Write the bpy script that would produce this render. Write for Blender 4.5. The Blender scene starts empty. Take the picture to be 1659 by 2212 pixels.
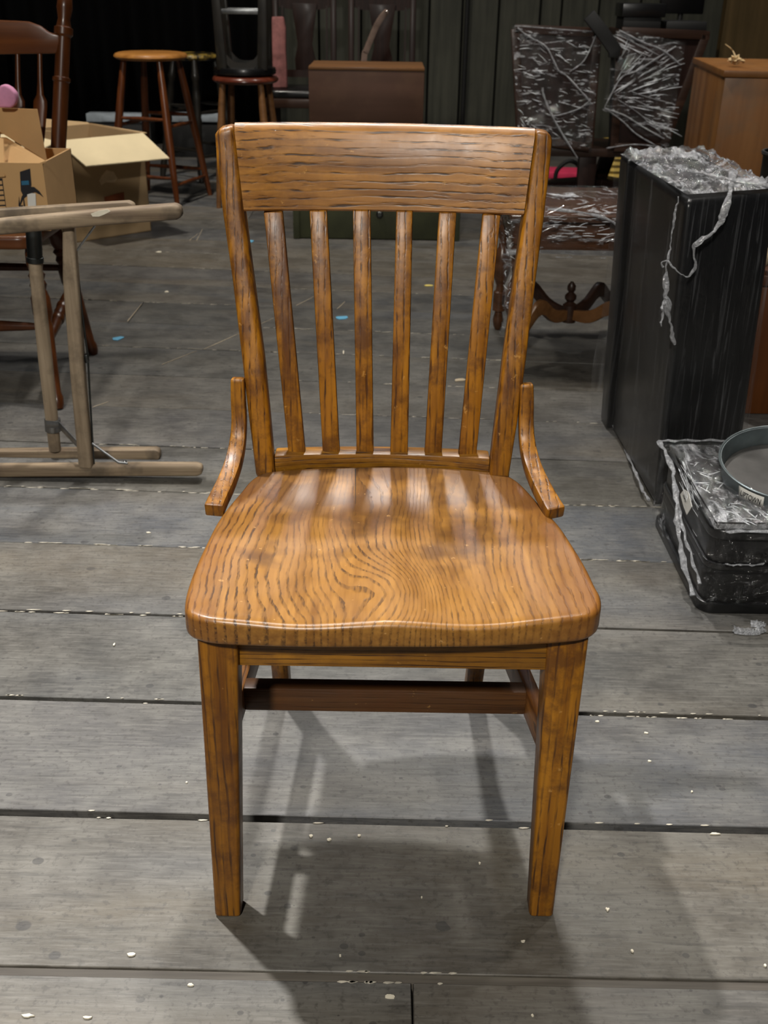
import bpy, bmesh, math, random
from mathutils import Vector, Matrix, noise
random.seed(7)
C = bpy.context.scene
COL = C.collection
# ------------------------------------------------------------------ camera
F_PX, CX, CY = 2250.0, 829.5, 1106.0
PITCH, ROLL, CAM_H = math.radians(27.03), 0.0155, 1.025
_f = Vector((0, math.cos(PITCH), -math.sin(PITCH)))
_r = Vector((1, 0, 0)); _u = _r.cross(_f)
IR = (_r*math.cos(ROLL) + _u*math.sin(ROLL)).normalized()
IU = (_u*math.cos(ROLL) - _r*math.sin(ROLL)).normalized()
EYE = Vector((0, 0, CAM_H))
cd = bpy.data.cameras.new('camera'); cam = bpy.data.objects.new('camera', cd); COL.objects.link(cam)
m = Matrix((IR, IU, -_f)).transposed().to_4x4(); m.translation = EYE
cam.matrix_world = m
cd.sensor_fit = 'VERTICAL'; cd.sensor_height = 36.0; cd.lens = F_PX/2212*36; cd.clip_start = .02
cd.dof.use_dof = True; cd.dof.focus_distance = 1.35; cd.dof.aperture_fstop = 11.0
C.camera = cam
# ------------------------------------------------------------------ world and lights
w = bpy.data.worlds.new('dark_hall'); C.world = w; w.use_nodes = True
w.node_tree.nodes['Background'].inputs[0].default_value = (.80, .88, 1, 1)
w.node_tree.nodes['Background'].inputs[1].default_value = .014
def area(name, loc, target, size, power, color, spread=180):
    l = bpy.data.lights.new(name, 'AREA'); l.shape = 'DISK'; l.size = size; l.energy = power; l.color = color
    l.spread = math.radians(spread)
    o = bpy.data.objects.new(name, l); COL.objects.link(o); o.location = loc
    o.rotation_euler = (Vector(target)-Vector(loc)).to_track_quat('-Z', 'Y').to_euler()
    return o
def spot(name, loc, target, angle, power, color, radius=.10, blend=1.0):
    l = bpy.data.lights.new(name, 'SPOT'); l.spot_size = math.radians(angle); l.spot_blend = blend; l.energy = power; l.color = color
    l.shadow_soft_size = radius
    o = bpy.data.objects.new(name, l); COL.objects.link(o); o.location = loc
    o.rotation_euler = (Vector(target)-Vector(loc)).to_track_quat('-Z', 'Y').to_euler()
    return o
spot('work_light_middle', (.05, 4.1, 5.0), (0, .95, 0), 58, 800, (1, .96, .90), .11)
spot('work_light_left', (-1.25, 2.15, 4.4), (-.82, .72, 0), 52, 1250, (1, .98, .95), .07)
spot('work_light_right', (1.5, 2.3, 4.6), (.25, .95, 0), 46, 125, (1, .95, .88), .06)
area('work_light_back_right', (1.5, 3.9, 4.4), (1.35, 4.9, .3), .25, 30, (1, .95, .88), 100)
area('work_light_rear', (-.05, 6.6, 5.0), (0, 1.2, .4), .35, 9, (.93, .96, 1), 100)
area('work_light_back_left', (-1.6, 3.6, 4.6), (-1.3, 5.6, 0), .3, 52, (1, .93, .82), 100)
area('work_light_front', (-.6, -1.9, 3.1), (-.05, 1.4, .35), .25, 46, (1, .96, .88), 100)
C.view_settings.view_transform = 'Standard'; C.view_settings.look = 'None'
C.view_settings.exposure = -0.05; C.view_settings.gamma = 1.0; C.view_settings.use_curve_mapping = False

# ------------------------------------------------------------------ measuring helpers
def ray(px, py):
    return (_f + IR*((px-CX)/F_PX) - IU*((py-CY)/F_PX))
def W(px, py, h=0.0):
    d = ray(px, py); t = (h-CAM_H)/d.z; return EYE + d*t
def D(px, py, y):
    d = ray(px, py); return EYE + d*(y/d.y)
def lerp(a, b, t): return a+(b-a)*t
def interp(tab, t):
    if t <= tab[0][0]: return tab[0][1]
    for (a, va), (b, vb) in zip(tab, tab[1:]):
        if t <= b: return va+(vb-va)*(t-a)/(b-a)
    return tab[-1][1]
def catmull(pts, n=8, closed=False):
    pts = [Vector(p) for p in pts]; out = []; N = len(pts)
    rng = range(N if closed else N-1)
    for i in rng:
        g = (lambda k: pts[k % N]) if closed else (lambda k: pts[max(0, min(N-1, k))])
        p0, p1, p2, p3 = g(i-1), g(i), g(i+1), g(i+2)
        for k in range(n):
            t = k/n
            out.append(.5*((2*p1)+(p2-p0)*t+(2*p0-5*p1+4*p2-p3)*t*t+(3*p1-p0-3*p2+p3)*t**3))
    if not closed: out.append(pts[-1])
    return out

# ------------------------------------------------------------------ mesh builder
class MB:
    def __init__(s): s.v = []; s.f = []
    def loft(s, rings, cap=True, closed=True):
        b = len(s.v); n = len(rings[0])
        for r in rings: s.v += [Vector(p) for p in r]
        for i in range(len(rings)-1):
            for j in range(n if closed else n-1):
                k = (j+1) % n
                s.f.append((b+i*n+j, b+i*n+k, b+(i+1)*n+k, b+(i+1)*n+j))
        if cap and closed:
            s.f.append(tuple(b+j for j in range(n))[::-1]); s.f.append(tuple(b+(len(rings)-1)*n+j for j in range(n)))
        return s
    def box(s, lo, hi):
        (x0, y0, z0), (x1, y1, z1) = lo, hi
        return s.loft([[(x0,y0,z),(x1,y0,z),(x1,y1,z),(x0,y1,z)] for z in (z0, z1)])
    def prism(s, poly, z0, z1):
        return s.loft([[(p[0], p[1], z) for p in poly] for z in (z0, z1)])
    def extrude(s, poly, vec):
        vec = Vector(vec); return s.loft([[Vector(p) for p in poly], [Vector(p)+vec for p in poly]])
    def tube(s, path, rad, n=12, flat=1.0, prof=None):
        path = [Vector(p) for p in path]; rings = []; ref = None
        for i, p in enumerate(path):
            t = (path[min(i+1, len(path)-1)]-path[max(i-1, 0)]).normalized()
            if ref is None:
                ref = Vector((0,0,1)) if abs(t.z) < .9 else Vector((1,0,0))
            a = t.cross(ref).normalized(); bb = a.cross(t).normalized(); ref = bb
            r = rad(i/(len(path)-1)) if callable(rad) else (rad[i] if isinstance(rad, (list, tuple)) else rad)
            rings.append([p + a*(r*math.cos(2*math.pi*k/n)) + bb*(r*flat*math.sin(2*math.pi*k/n)) for k in range(n)])
        return s.loft(rings)
    def turned(s, p0, p1, prof, n=16):
        p0, p1 = Vector(p0), Vector(p1)
        t = (p1-p0).normalized(); a = t.orthogonal().normalized(); b = t.cross(a)
        rings = []
        for u, r in prof:
            c = p0.lerp(p1, u); rings.append([c+a*(r*math.cos(2*math.pi*k/n))+b*(r*math.sin(2*math.pi*k/n)) for k in range(n)])
        return s.loft(rings)
    def bar(s, path, w_, t_, side=None):
        path = [Vector(p) for p in path]; rings = []
        for i, p in enumerate(path):
            t = (path[min(i+1, len(path)-1)]-path[max(i-1, 0)]).normalized()
            a = Vector(side) if side is not None else t.cross(Vector((0,0,1)))
            a = (a - t*a.dot(t)).normalized(); b = a.cross(t).normalized()
            ww = w_(i/(len(path)-1)) if callable(w_) else w_; tt = t_(i/(len(path)-1)) if callable(t_) else t_
            rings.append([p-a*ww/2-b*tt/2, p+a*ww/2-b*tt/2, p+a*ww/2+b*tt/2, p-a*ww/2+b*tt/2])
        return s.loft(rings)
    def grid(s, fn, nu, nv):
        b = len(s.v)
        for i in range(nu+1):
            for j in range(nv+1): s.v.append(Vector(fn(i/nu, j/nv)))
        for i in range(nu):
            for j in range(nv):
                a = b+i*(nv+1)+j; s.f.append((a, a+nv+1, a+nv+2, a+1))
        return s
    def build(s, name, mat, parent=None, bevel=0, seg=2, smooth=True, solid=0, sub=0):
        off = parent_origin(parent)
        me = bpy.data.meshes.new(name); me.from_pydata([p-off for p in s.v], [], s.f)
        bm = bmesh.new(); bm.from_mesh(me); bmesh.ops.remove_doubles(bm, verts=bm.verts, dist=1e-6)
        bmesh.ops.recalc_face_normals(bm, faces=bm.faces)
        if bevel:
            es = [e for e in bm.edges if len(e.link_faces) == 2 and e.calc_face_angle(0) > .6]
            bmesh.ops.bevel(bm, geom=es, offset=bevel, segments=seg, profile=.5, affect='EDGES', clamp_overlap=True)
        for f in bm.faces: f.smooth = smooth
        for e in bm.edges:
            if len(e.link_faces) == 2 and e.calc_face_angle(0) > .62: e.smooth = False
        bm.to_mesh(me); bm.free()
        me.materials.append(mat)
        o = bpy.data.objects.new(name, me); COL.objects.link(o)
        if parent: o.parent = parent
        if solid:
            md = o.modifiers.new('s', 'SOLIDIFY'); md.thickness = solid; md.offset = 0
        if sub:
            md = o.modifiers.new('u', 'SUBSURF'); md.levels = sub; md.render_levels = sub
        return o
def parent_origin(p):
    o = Vector((0,0,0))
    while p: o = o+p.location; p = p.parent
    return o
def thing(name, label, cat, loc=(0,0,0), group=None):
    o = bpy.data.objects.new(name, None); COL.objects.link(o); o.location = loc; o.empty_display_size = .1
    return tag(o, label, cat, group)
def tag(o, label=None, cat=None, group=None, kind=None):
    if label: o['label'] = label
    if cat: o['category'] = cat
    if group: o['group'] = group
    if kind: o['kind'] = kind
    return o
def rebase(o, loc):
    """move the origin of a single-mesh thing to loc"""
    loc = Vector(loc)
    for v in o.data.vertices: v.co -= loc-o.location
    o.location = loc; return o

# ------------------------------------------------------------------ materials
def rgb(h):
    h = h.lstrip('#'); c = [int(h[i:i+2], 16)/255 for i in (0, 2, 4)]
    return tuple((x/12.92 if x <= .04045 else ((x+.055)/1.055)**2.4) for x in c)+(1,)
class NT:
    def __init__(s, name):
        s.m = bpy.data.materials.new(name); s.m.use_nodes = True; s.t = s.m.node_tree
        for n in list(s.t.nodes): s.t.nodes.remove(n)
        s.out = s.n('ShaderNodeOutputMaterial')
    def n(s, kind, **kw):
        x = s.t.nodes.new(kind)
        for k, v in kw.items():
            if k.startswith('_'): setattr(x, k[1:], v)
            else: s.set(x, k, v)
        return x
    def set(s, x, k, v):
        k2 = {'b_strength': 'Strength'}.get(k, k.replace('_', ' '))
        i = x.inputs[k2] if k2 in x.inputs else x.inputs[int(k[1:])]
        if isinstance(v, bpy.types.NodeSocket): s.t.links.new(v, i)
        else: i.default_value = v
    def coord(s, scale=(1,1,1), rand=True, kind='Object', rot=0):
        tc = s.n('ShaderNodeTexCoord'); v = tc.outputs[kind]
        if rand:
            oi = s.n('ShaderNodeObjectInfo')
            mul = s.n('ShaderNodeMath', _operation='MULTIPLY'); s.set(mul, 'i0', oi.outputs['Random']); mul.inputs[1].default_value = 37.3
            add = s.n('ShaderNodeVectorMath', _operation='ADD'); s.t.links.new(v, add.inputs[0]); s.t.links.new(mul.outputs[0], add.inputs[1]); v = add.outputs[0]
        mp = s.n('ShaderNodeMapping'); mp.inputs['Scale'].default_value = scale; mp.inputs['Rotation'].default_value = (0, rot, 0); s.t.links.new(v, mp.inputs['Vector'])
        return mp.outputs[0]
    def noise(s, vec, scale, detail=3, rough=.5, dist=0):
        x = s.n('ShaderNodeTexNoise'); s.t.links.new(vec, x.inputs['Vector'])
        x.inputs['Scale'].default_value = scale; x.inputs['Detail'].default_value = detail
        x.inputs['Roughness'].default_value = rough; x.inputs['Distortion'].default_value = dist
        return x.outputs['Fac']
    def ramp(s, fac, stops):
        x = s.n('ShaderNodeValToRGB'); s.t.links.new(fac, x.inputs[0]); e = x.color_ramp.elements
        while len(e) > 1: e.remove(e[-1])
        e[0].position = stops[0][0]; e[0].color = stops[0][1]
        for p, c in stops[1:]:
            k = e.new(p); k.color = c
        return x.outputs[0]
    def mask(s, fac, a, b): return s.ramp(fac, [(a, (0,0,0,1)), (b, (1,1,1,1))])
    def mix(s, fac, a, b, mode='MIX'):
        x = s.n('ShaderNodeMix', _data_type='RGBA', _blend_type=mode)
        for k, v in ((0, fac), (6, a), (7, b)):
            if isinstance(v, bpy.types.NodeSocket): s.t.links.new(v, x.inputs[k])
            else: x.inputs[k].default_value = v
        return x.outputs[2]
    def math(s, op, a, b):
        x = s.n('ShaderNodeMath', _operation=op)
        for k, v in ((0, a), (1, b)):
            if isinstance(v, bpy.types.NodeSocket): s.t.links.new(v, x.inputs[k])
            else: x.inputs[k].default_value = v
        return x.outputs[0]
    def bump(s, h, strength=.3, dist=.002):
        x = s.n('ShaderNodeBump'); s.t.links.new(h, x.inputs['Height']); x.inputs['Strength'].default_value = strength; x.inputs['Distance'].default_value = dist
        return x.outputs[0]
    def bsdf(s, color, rough=.5, metal=0, spec=.5, coat=0, coat_rough=.1, normal=None, sheen=0):
        x = s.n('ShaderNodeBsdfPrincipled')
        for k, v in (('Base Color', color), ('Roughness', rough), ('Metallic', metal), ('Specular IOR Level', spec), ('Coat Weight', coat), ('Coat Roughness', coat_rough), ('Sheen Weight', sheen)):
            if isinstance(v, bpy.types.NodeSocket): s.t.links.new(v, x.inputs[k])
            else: x.inputs[k].default_value = v
        if normal is not None: s.t.links.new(normal, x.inputs['Normal'])
        return x.outputs[0]
    def done(s, sh): s.t.links.new(sh, s.out.inputs['Surface']); return s.m

def axis_scale(axis, across, along):
    v = [across]*3; v['xyz'.index(axis)] = along; return tuple(v)
def oak(name, axis, line_axis, light, mid, dark, line='#3c2410', band=22, distort=2.2, wear=.5, rough=.42, coat=.12, stain=None, along=.05):
    t = NT(name); c = t.coord(axis_scale(axis, 1, .12)); cf = t.coord(axis_scale(axis, 1, along))
    big = t.noise(c, 9, 3, .55, .4); fine = t.noise(cf, 260, 3, .6); med = t.noise(cf, 70, 3, .6)
    col = t.mix(t.mask(big, .32, .68), rgb(dark), rgb(mid)); col = t.mix(t.mask(med, .35, .75), col, rgb(light))
    wv = t.n('ShaderNodeTexWave', _wave_type='BANDS', _bands_direction=line_axis.upper(), _wave_profile='SIN')
    t.t.links.new(t.coord(axis_scale(axis, 1, .22)), wv.inputs['Vector'])
    wv.inputs['Scale'].default_value = band; wv.inputs['Distortion'].default_value = distort
    wv.inputs['Detail'].default_value = 3; wv.inputs['Detail Scale'].default_value = 1.1; wv.inputs['Detail Roughness'].default_value = .6
    lines = t.mask(wv.outputs['Fac'], .72, .98)
    dash = t.mask(t.noise(t.coord(axis_scale(axis, 1, .10)), 190, 2, .6), .40, .60)
    pores = t.math('MULTIPLY', lines, dash)
    soft = t.math('MULTIPLY', lines, .22)
    pm = t.math('MAXIMUM', t.math('MULTIPLY', pores, .95), soft)
    iso = t.coord((1, 1, 1)); fleck = t.mask(t.noise(cf, 210, 2, .5), .64, .74)
    pm = t.math('MAXIMUM', pm, t.math('MULTIPLY', fleck, .5))
    col = t.mix(pm, col, rgb(line))
    grime = t.mask(t.noise(iso, 21, 5, .7), .47, .64)
    col = t.mix(t.math('MULTIPLY', grime, wear), col, rgb('#4a2a10'))
    scuff = t.mask(t.noise(iso, 46, 4, .7), .66, .73)
    col = t.mix(t.math('MULTIPLY', scuff, .35), col, rgb('#d9a65c'))
    if stain:
        s2 = t.mask(t.noise(t.coord((1, .7, 1), rand=False), stain, 3, .55), .48, .70); col = t.mix(t.math('MULTIPLY', s2, .72), col, rgb('#4b2a12'))
    h = t.math('SUBTRACT', t.math('MULTIPLY', med, .3), pm)
    rg = t.math('ADD', t.math('MULTIPLY', t.noise(iso, 30, 4, .6), .35), rough-.17)
    return t.done(t.bsdf(col, rg, spec=.35, coat=coat, coat_rough=.32, normal=t.bump(h, .5, .0006)))
OL, OM, OD = '#c98c3e', '#ab6d22', '#7b4512'
M = {}
M['oak_z'] = oak('oak_upright', 'z', 'x', '#a06a16', '#82510d', '#4e2a08', band=36, distort=3, wear=.75)
M['oak_x'] = oak('oak_crest', 'x', 'z', '#a5722f', '#875920', '#633c12', line='#2c1a0c', band=33, distort=5, wear=.3, along=.04)
M['oak_rail'] = oak('oak_rail', 'x', 'z', '#9c6a1c', '#7f5411', '#56330b', band=50, distort=2.5, wear=.4)
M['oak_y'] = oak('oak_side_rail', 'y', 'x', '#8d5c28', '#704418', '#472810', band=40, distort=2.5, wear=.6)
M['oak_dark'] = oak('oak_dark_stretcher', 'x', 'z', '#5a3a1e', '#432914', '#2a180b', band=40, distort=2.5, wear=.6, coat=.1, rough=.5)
def seat_mat():
    t = NT('oak_seat'); c0 = t.coord((1,1,1), rand=False)
    # flat-sawn figure: growth rings of a gently wandering pith cut by the seat plane
    wob = t.noise(t.coord((2.4, 1.3, 1), rand=False), 2.2, 1, .5)
    sep = t.n('ShaderNodeSeparateXYZ'); t.t.links.new(c0, sep.inputs[0])
    gx = t.math('EXPONENT', t.math('MULTIPLY', t.math('MULTIPLY', sep.outputs[0], sep.outputs[0]), -75), 0)
    x = t.math('ADD', sep.outputs[0], t.math('MULTIPLY', t.math('SUBTRACT', wob, .5), t.math('ADD', t.math('MULTIPLY', gx, .26), .05)))
    w2 = t.noise(t.coord((6, 9, 1), rand=False), 4, 3, .55)
    x = t.math('ADD', x, t.math('MULTIPLY', t.math('SUBTRACT', w2, .5), .007))
    ring = t.math('FRACT', t.math('MULTIPLY', x, 118), 0)
    jit = t.noise(t.coord((1, .2, 1), rand=False), 120, 2, .6)
    lines = t.mask(t.math('ADD', ring, t.math('MULTIPLY', jit, .40)), .84, 1.12)
    dash = t.mask(t.noise(t.coord((1, .12, 1), rand=False), 330, 2, .6), .38, .58)
    dens = t.mask(t.noise(t.coord((1, .4, 1), rand=False), 9, 2, .5), .25, .62)
    pm = t.math('MULTIPLY', t.math('MAXIMUM', t.math('MULTIPLY', t.math('MULTIPLY', lines, dash), .95), t.math('MULTIPLY', lines, .38)), dens)
    big = t.noise(c0, 7, 3, .55); med = t.noise(t.coord((1, .08, 1), rand=False), 85, 3, .6)
    col = t.mix(t.mask(big, .3, .7), rgb('#6b4416'), rgb('#865b22')); col = t.mix(t.mask(med, .35, .75), col, rgb('#9b6d2e'))
    col = t.mix(pm, col, rgb('#35200d'))
    # worn dark varnish at rear and rims; rear blobs also paint slat and crest shadows
    yb = t.math('ADD', t.math('MULTIPLY', sep.outputs[1], 3.2), t.math('MULTIPLY', t.noise(c0, 13, 3, .55), 2.4))
    st = t.mask(t.math('MULTIPLY', yb, .5), .58, .78)
    col = t.mix(t.math('MULTIPLY', st, .68), col, rgb('#402309'))
    ax = t.math('ABSOLUTE', sep.outputs[0], 0)
    sd = t.mask(t.math('ADD', ax, t.math('MULTIPLY', t.noise(c0, 14, 3, .6), .13)), .205, .285)
    col = t.mix(t.math('MULTIPLY', sd, .5), col, rgb('#6d3f1a'))
    sc = t.mask(t.noise(t.coord((1, 1, 1), rand=False), 75, 3, .75), .69, .75)
    col = t.mix(t.math('MULTIPLY', sc, .4), col, rgb('#e0b070'))
    h = t.math('SUBTRACT', t.math('MULTIPLY', med, .3), pm)
    rg = t.math('ADD', t.math('MULTIPLY', t.noise(c0, 34, 4, .6), .28), .27)
    return t.done(t.bsdf(col, rg, spec=.4, coat=.22, coat_rough=.25, normal=t.bump(h, .5, .0006)))
M['seat'] = seat_mat()
def plain_wood(name, axis, light, dark, rough=.5, coat=.1, scale=60, wear='#000000', wearamt=0.0, ring=.05, wscale=6):
    t = NT(name); c = t.coord(axis_scale(axis, 1, ring)); iso = t.coord()
    g = t.noise(c, scale, 4, .6, .3); b = t.noise(iso, 5, 3, .5)
    col = t.mix(t.mask(g, .3, .72), rgb(dark), rgb(light)); col = t.mix(t.math('MULTIPLY', t.mask(b, .4, .7), .4), col, rgb(dark))
    if wearamt: col = t.mix(t.math('MULTIPLY', t.mask(t.noise(iso, wscale, 4, .65), .5, .66), wearamt), col, rgb(wear))
    return t.done(t.bsdf(col, rough, spec=.28, coat=coat, coat_rough=.2, normal=t.bump(g, .2, .0008)))
def flat_mat(name, col, rough=.6, metal=0, var=.25, scale=14, coat=0, spec=.5, bump=.1, bscale=None):
    t = NT(name); iso = t.coord(); n_ = t.noise(iso, scale, 4, .6)
    a = rgb(col); d = tuple(x*(1-var) for x in a[:3])+(1,); l = tuple(min(1, x*(1+var*.6)) for x in a[:3])+(1,)
    c = t.mix(t.mask(n_, .3, .7), d, l)
    return t.done(t.bsdf(c, rough, metal, spec=spec, coat=coat, normal=t.bump(t.noise(iso, bscale or scale*4, 3, .6), bump, .001)))
def plank_mat():
    t = NT('painted_floor_plank'); c = t.coord((.22, 1, 1)); iso = t.coord(); cf = t.coord((.10, 1, 1))
    oi = t.n('ShaderNodeObjectInfo')
    big = t.noise(c, 4.2, 4, .55, .3); fine = t.noise(cf, 230, 3, .65); sp = t.noise(iso, 110, 4, .65); cloud = t.noise(iso, 9, 5, .65)
    col = t.ramp(oi.outputs['Random'], [(0, rgb('#403f3f')), (.22, rgb('#585654')), (.42, rgb('#4a463d')), (.60, rgb('#46484a')), (.8, rgb('#595143')), (1, rgb('#5d5c5a'))])
    col = t.mix(t.math('MULTIPLY', t.mask(big, .48, .62), .5), col, rgb('#6f6657'))
    col = t.mix(t.math('MULTIPLY', t.mask(t.noise(c, 3.1, 3, .5), .50, .66), .55), col, rgb('#55595f'))
    col = t.mix(t.math('MULTIPLY', t.mask(t.noise(iso, 2.6, 4, .6), .5, .66), .6), col, rgb('#3a362f'))
    col = t.mix(t.math('MULTIPLY', t.mask(cloud, .40, .66), .34), col, rgb('#8b8880'))
    col = t.mix(t.math('MULTIPLY', t.mask(fine, .45, .72), .22), col, rgb('#9c9890'))
    col = t.mix(t.math('MULTIPLY', t.mask(t.noise(cf, 120, 3, .65), .52, .70), .40), col, rgb('#2c2b29'))
    col = t.mix(t.math('MULTIPLY', t.mask(sp, .54, .66), .42), col, rgb('#33302c'))
    for sc_, th, am, seed in ((22, .20, .55, 6), (52, .24, .5, 9)):
        vo = t.n('ShaderNodeTexVoronoi'); t.t.links.new(t.coord((.8, 1, 1)), vo.inputs['Vector']); vo.inputs['Scale'].default_value = sc_
        rnd = t.n('ShaderNodeSeparateColor'); t.t.links.new(vo.outputs['Color'], rnd.inputs[0])
        r_ = t.math('MULTIPLY', rnd.outputs[0], th); d_ = t.math('SUBTRACT', r_, vo.outputs['Distance'])
        spot_ = t.mask(t.math('MULTIPLY', d_, 12), 0, .35); sel = t.mask(t.noise(iso, seed, 2, .5), .47, .6)
        col = t.mix(t.math('MULTIPLY', t.math('MULTIPLY', spot_, sel), am), col, rgb('#242427'))
    col = t.mix(1.0, col, (.80, .80, .81, 1), 'MULTIPLY')
    rg = t.math('ADD', t.math('MULTIPLY', t.noise(c, 20, 4, .6), .3), .36)
    return t.done(t.bsdf(col, rg, spec=.40, normal=t.bump(t.math('ADD', fine, t.math('MULTIPLY', sp, .6)), .28, .0008)))
M['plank'] = plank_mat()
M['subfloor'] = flat_mat('black_subfloor', '#0b0b0b', .8)
M['lath'] = plain_wood('grey_joint_strip', 'x', '#6a645b', '#3d3832', .6)
M['edge_chip'] = flat_mat('raw_chipped_wood', '#b5ae9f', .7, var=.5, scale=60)
M['wallboard'] = plain_wood('dark_wall_board', 'z', '#4a4a40', '#2f3029', .55, 0, 30)
M['walldark'] = flat_mat('black_paint_wall', '#0b0b0c', .8)
M['curtain'] = flat_mat('black_velvet', '#060607', .95, spec=.1)
M['brownwall'] = plain_wood('brown_flat_panel', 'z', '#4a3a20', '#33270f', .55, 0, 20)
M['pale_wood'] = plain_wood('weathered_pale_wood', 'x', '#9b8970', '#625242', .65, 0, 70, '#3b342d', .65, wscale=9)
M['pale_wood_z'] = plain_wood('weathered_pale_upright', 'z', '#a08f78', '#72624f', .6, 0, 60, '#4d4237', .5, wscale=14)
M['cherry'] = plain_wood('cherry_chair_wood', 'z', '#5a2f10', '#351907', .35, .3, 30)
M['cherry_x'] = plain_wood('cherry_crest_wood', 'x', '#6c3d1a', '#48240d', .38, .25, 30)
M['stoolwood'] = plain_wood('red_brown_stool_wood', 'z', '#6b3a1a', '#3d1c0b', .35, .4, 40)
M['stoolseat'] = plain_wood('worn_stool_seat', 'x', '#b07a3c', '#8b5a26', .45, .15, 30, '#4a2c12', .3)
M['redseat'] = plain_wood('red_brown_seat', 'x', '#6e3423', '#451d12', .3, .5, 30)
M['mahogany'] = plain_wood('dark_mahogany', 'z', '#2e1b15', '#180c09', .45, .08, 35)
M['mahogany_x'] = plain_wood('dark_mahogany_board', 'x', '#3b271c', '#20120c', .45, .08, 35)
M['walnut'] = plain_wood('walnut_table', 'x', '#5b3b27', '#38210f', .35, .4, 40)
M['tan_wood'] = plain_wood('tan_scroll_wood', 'x', '#7b5532', '#5b3c20', .5, .15, 40)
M['cabinet'] = plain_wood('orange_brown_cabinet', 'z', '#96683a', '#74491f', .5, .1, 14, '#5f5140', .35)
M['brownbox'] = plain_wood('brown_box_wood', 'x', '#4d3428', '#3a2518', .6, .0, 14, '#5b4330', .3)
M['chest'] = plain_wood('red_brown_chest', 'z', '#60340f', '#3f1f08', .45, .1, 14)
M['olive'] = flat_mat('olive_trunk_paint', '#373a22', .55, var=.3)
M['card'] = flat_mat('cardboard', '#a98e69', .85, var=.10, scale=5)
M['card_orange'] = flat_mat('warm_cardboard', '#c29a68', .85, var=.10, scale=5)
M['card_in'] = flat_mat('pale_cardboard_inside', '#d9c8a3', .85, var=.08, scale=5)
M['card_edge'] = flat_mat('torn_cardboard', '#cdb38e', .9)
M['red_print'] = flat_mat('faded_red_print', '#8a4a28', .85)
M['black'] = flat_mat('black_plastic', '#0d0d0e', .32, var=.2, coat=.15)
M['blackpaint'] = flat_mat('black_worn_paint', '#17140f', .4, var=.5, scale=20, coat=.3)
M['black_matte'] = flat_mat('matte_black', '#0c0c0c', .6)
M['black_ink'] = flat_mat('black_print', '#15151a', .5)
M['blue_ink'] = flat_mat('blue_print', '#22607f', .5)
M['paper'] = flat_mat('white_paper', '#d8d6cf', .7, var=.06)
M['steel'] = flat_mat('dull_steel', '#8d8f90', .35, 1, var=.3, scale=30)
M['steel_dark'] = flat_mat('dark_steel_rod', '#4d4f4e', .4, 1)
M['galv'] = flat_mat('galvanised_pan', '#7d8688', .38, .85, var=.3, scale=16)
M['pan_floor'] = flat_mat('pan_interior', '#5f5d5b', .35, .6, var=.4, scale=9)
M['batten'] = flat_mat('white_enamel', '#9aa3ab', .45)
M['goldblack'] = plain_wood('black_seat_yellow_wear', 'x', '#191612', '#0e0c0a', .4, .2, 30, '#c1a144', .9, wscale=9)
M['bent_gloss'] = flat_mat('glossy_bent_strip', '#7d6a60', .22, var=.3, coat=.8)
M['pink'] = flat_mat('dusty_pink_upholstery', '#8d5a57', .8, var=.3, scale=30)
M['pinkfoam'] = flat_mat('pink_foam', '#d592b4', .8)
M['gold'] = flat_mat('worn_yellow_paint', '#c1a144', .5, var=.4)
M['yellow'] = flat_mat('yellow_basket', '#cfb053', .6)
M['magenta'] = flat_mat('magenta_cover', '#d8385f', .5)
M['cream'] = flat_mat('cream_cloth', '#b3a184', .8)
M['twine'] = flat_mat('natural_twine', '#cdb285', .9)
M['blue_tape'] = flat_mat('blue_tape', '#5f9fc0', .5)
M['chip'] = flat_mat('pale_chip', '#d8d0bc', .7)
M['splinter'] = flat_mat('wood_splinter', '#b5a68d', .7)
M['yellow_chip'] = flat_mat('yellow_splinter', '#d6c26a', .7)
def film(name, lo=.05, hi=.5, sx=(30, 30, 6), thr=(.55, .72), gloss=.16, bump=.9, rot=0):
    t = NT(name); c = t.coord(sx, rot=rot); iso = t.coord()
    n1 = t.noise(c, 1, 5, .65, 1.2); n2 = t.noise(iso, 9, 4, .6, .8)
    wr = t.noise(c, 2.3, 4, .65, 1.5)
    nrm = t.bump(t.math('ADD', wr, n2), bump, .02)
    tr = t.n('ShaderNodeBsdfTransparent'); tr.inputs[0].default_value = (.97, .97, .97, 1)
    gl = t.n('ShaderNodeBsdfGlossy'); gl.inputs['Roughness'].default_value = .12; gl.inputs[0].default_value = (1,1,1,1); t.t.links.new(nrm, gl.inputs['Normal'])
    m1 = t.n('ShaderNodeMixShader'); m1.inputs[0].default_value = gloss; t.t.links.new(tr.outputs[0], m1.inputs[1]); t.t.links.new(gl.outputs[0], m1.inputs[2])
    wh = t.bsdf(rgb('#d7d9de'), .3, spec=.7, normal=nrm)
    fac = t.math('ADD', t.math('MULTIPLY', t.mask(n1, *thr), hi), lo)
    m2 = t.n('ShaderNodeMixShader'); t.t.links.new(fac, m2.inputs[0]); t.t.links.new(m1.outputs[0], m2.inputs[1]); t.t.links.new(wh, m2.inputs[2])
    return t.done(m2.outputs[0])
M['film_v'] = film('stretch_film_vertical', .008, .15, (80, 80, 2), (.55, .78), .05, .35)
M['film_top'] = film('stretch_film_bunched', .06, .75, (22, 9, 9), (.48, .70), .25, 1)
M['film_x'] = film('stretch_film_crossing', .0, .85, (12, 12, 50), (.55, .66), .06, 1, rot=.5)
M['film_tray'] = film('stretch_film_tray', .0, .6, (9, 9, 22), (.60, .72), .05, 1, rot=.9)
M['film_rope'] = film('twisted_film', .42, .45, (40, 40, 40), (.4, .65), .35, 1)

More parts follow.
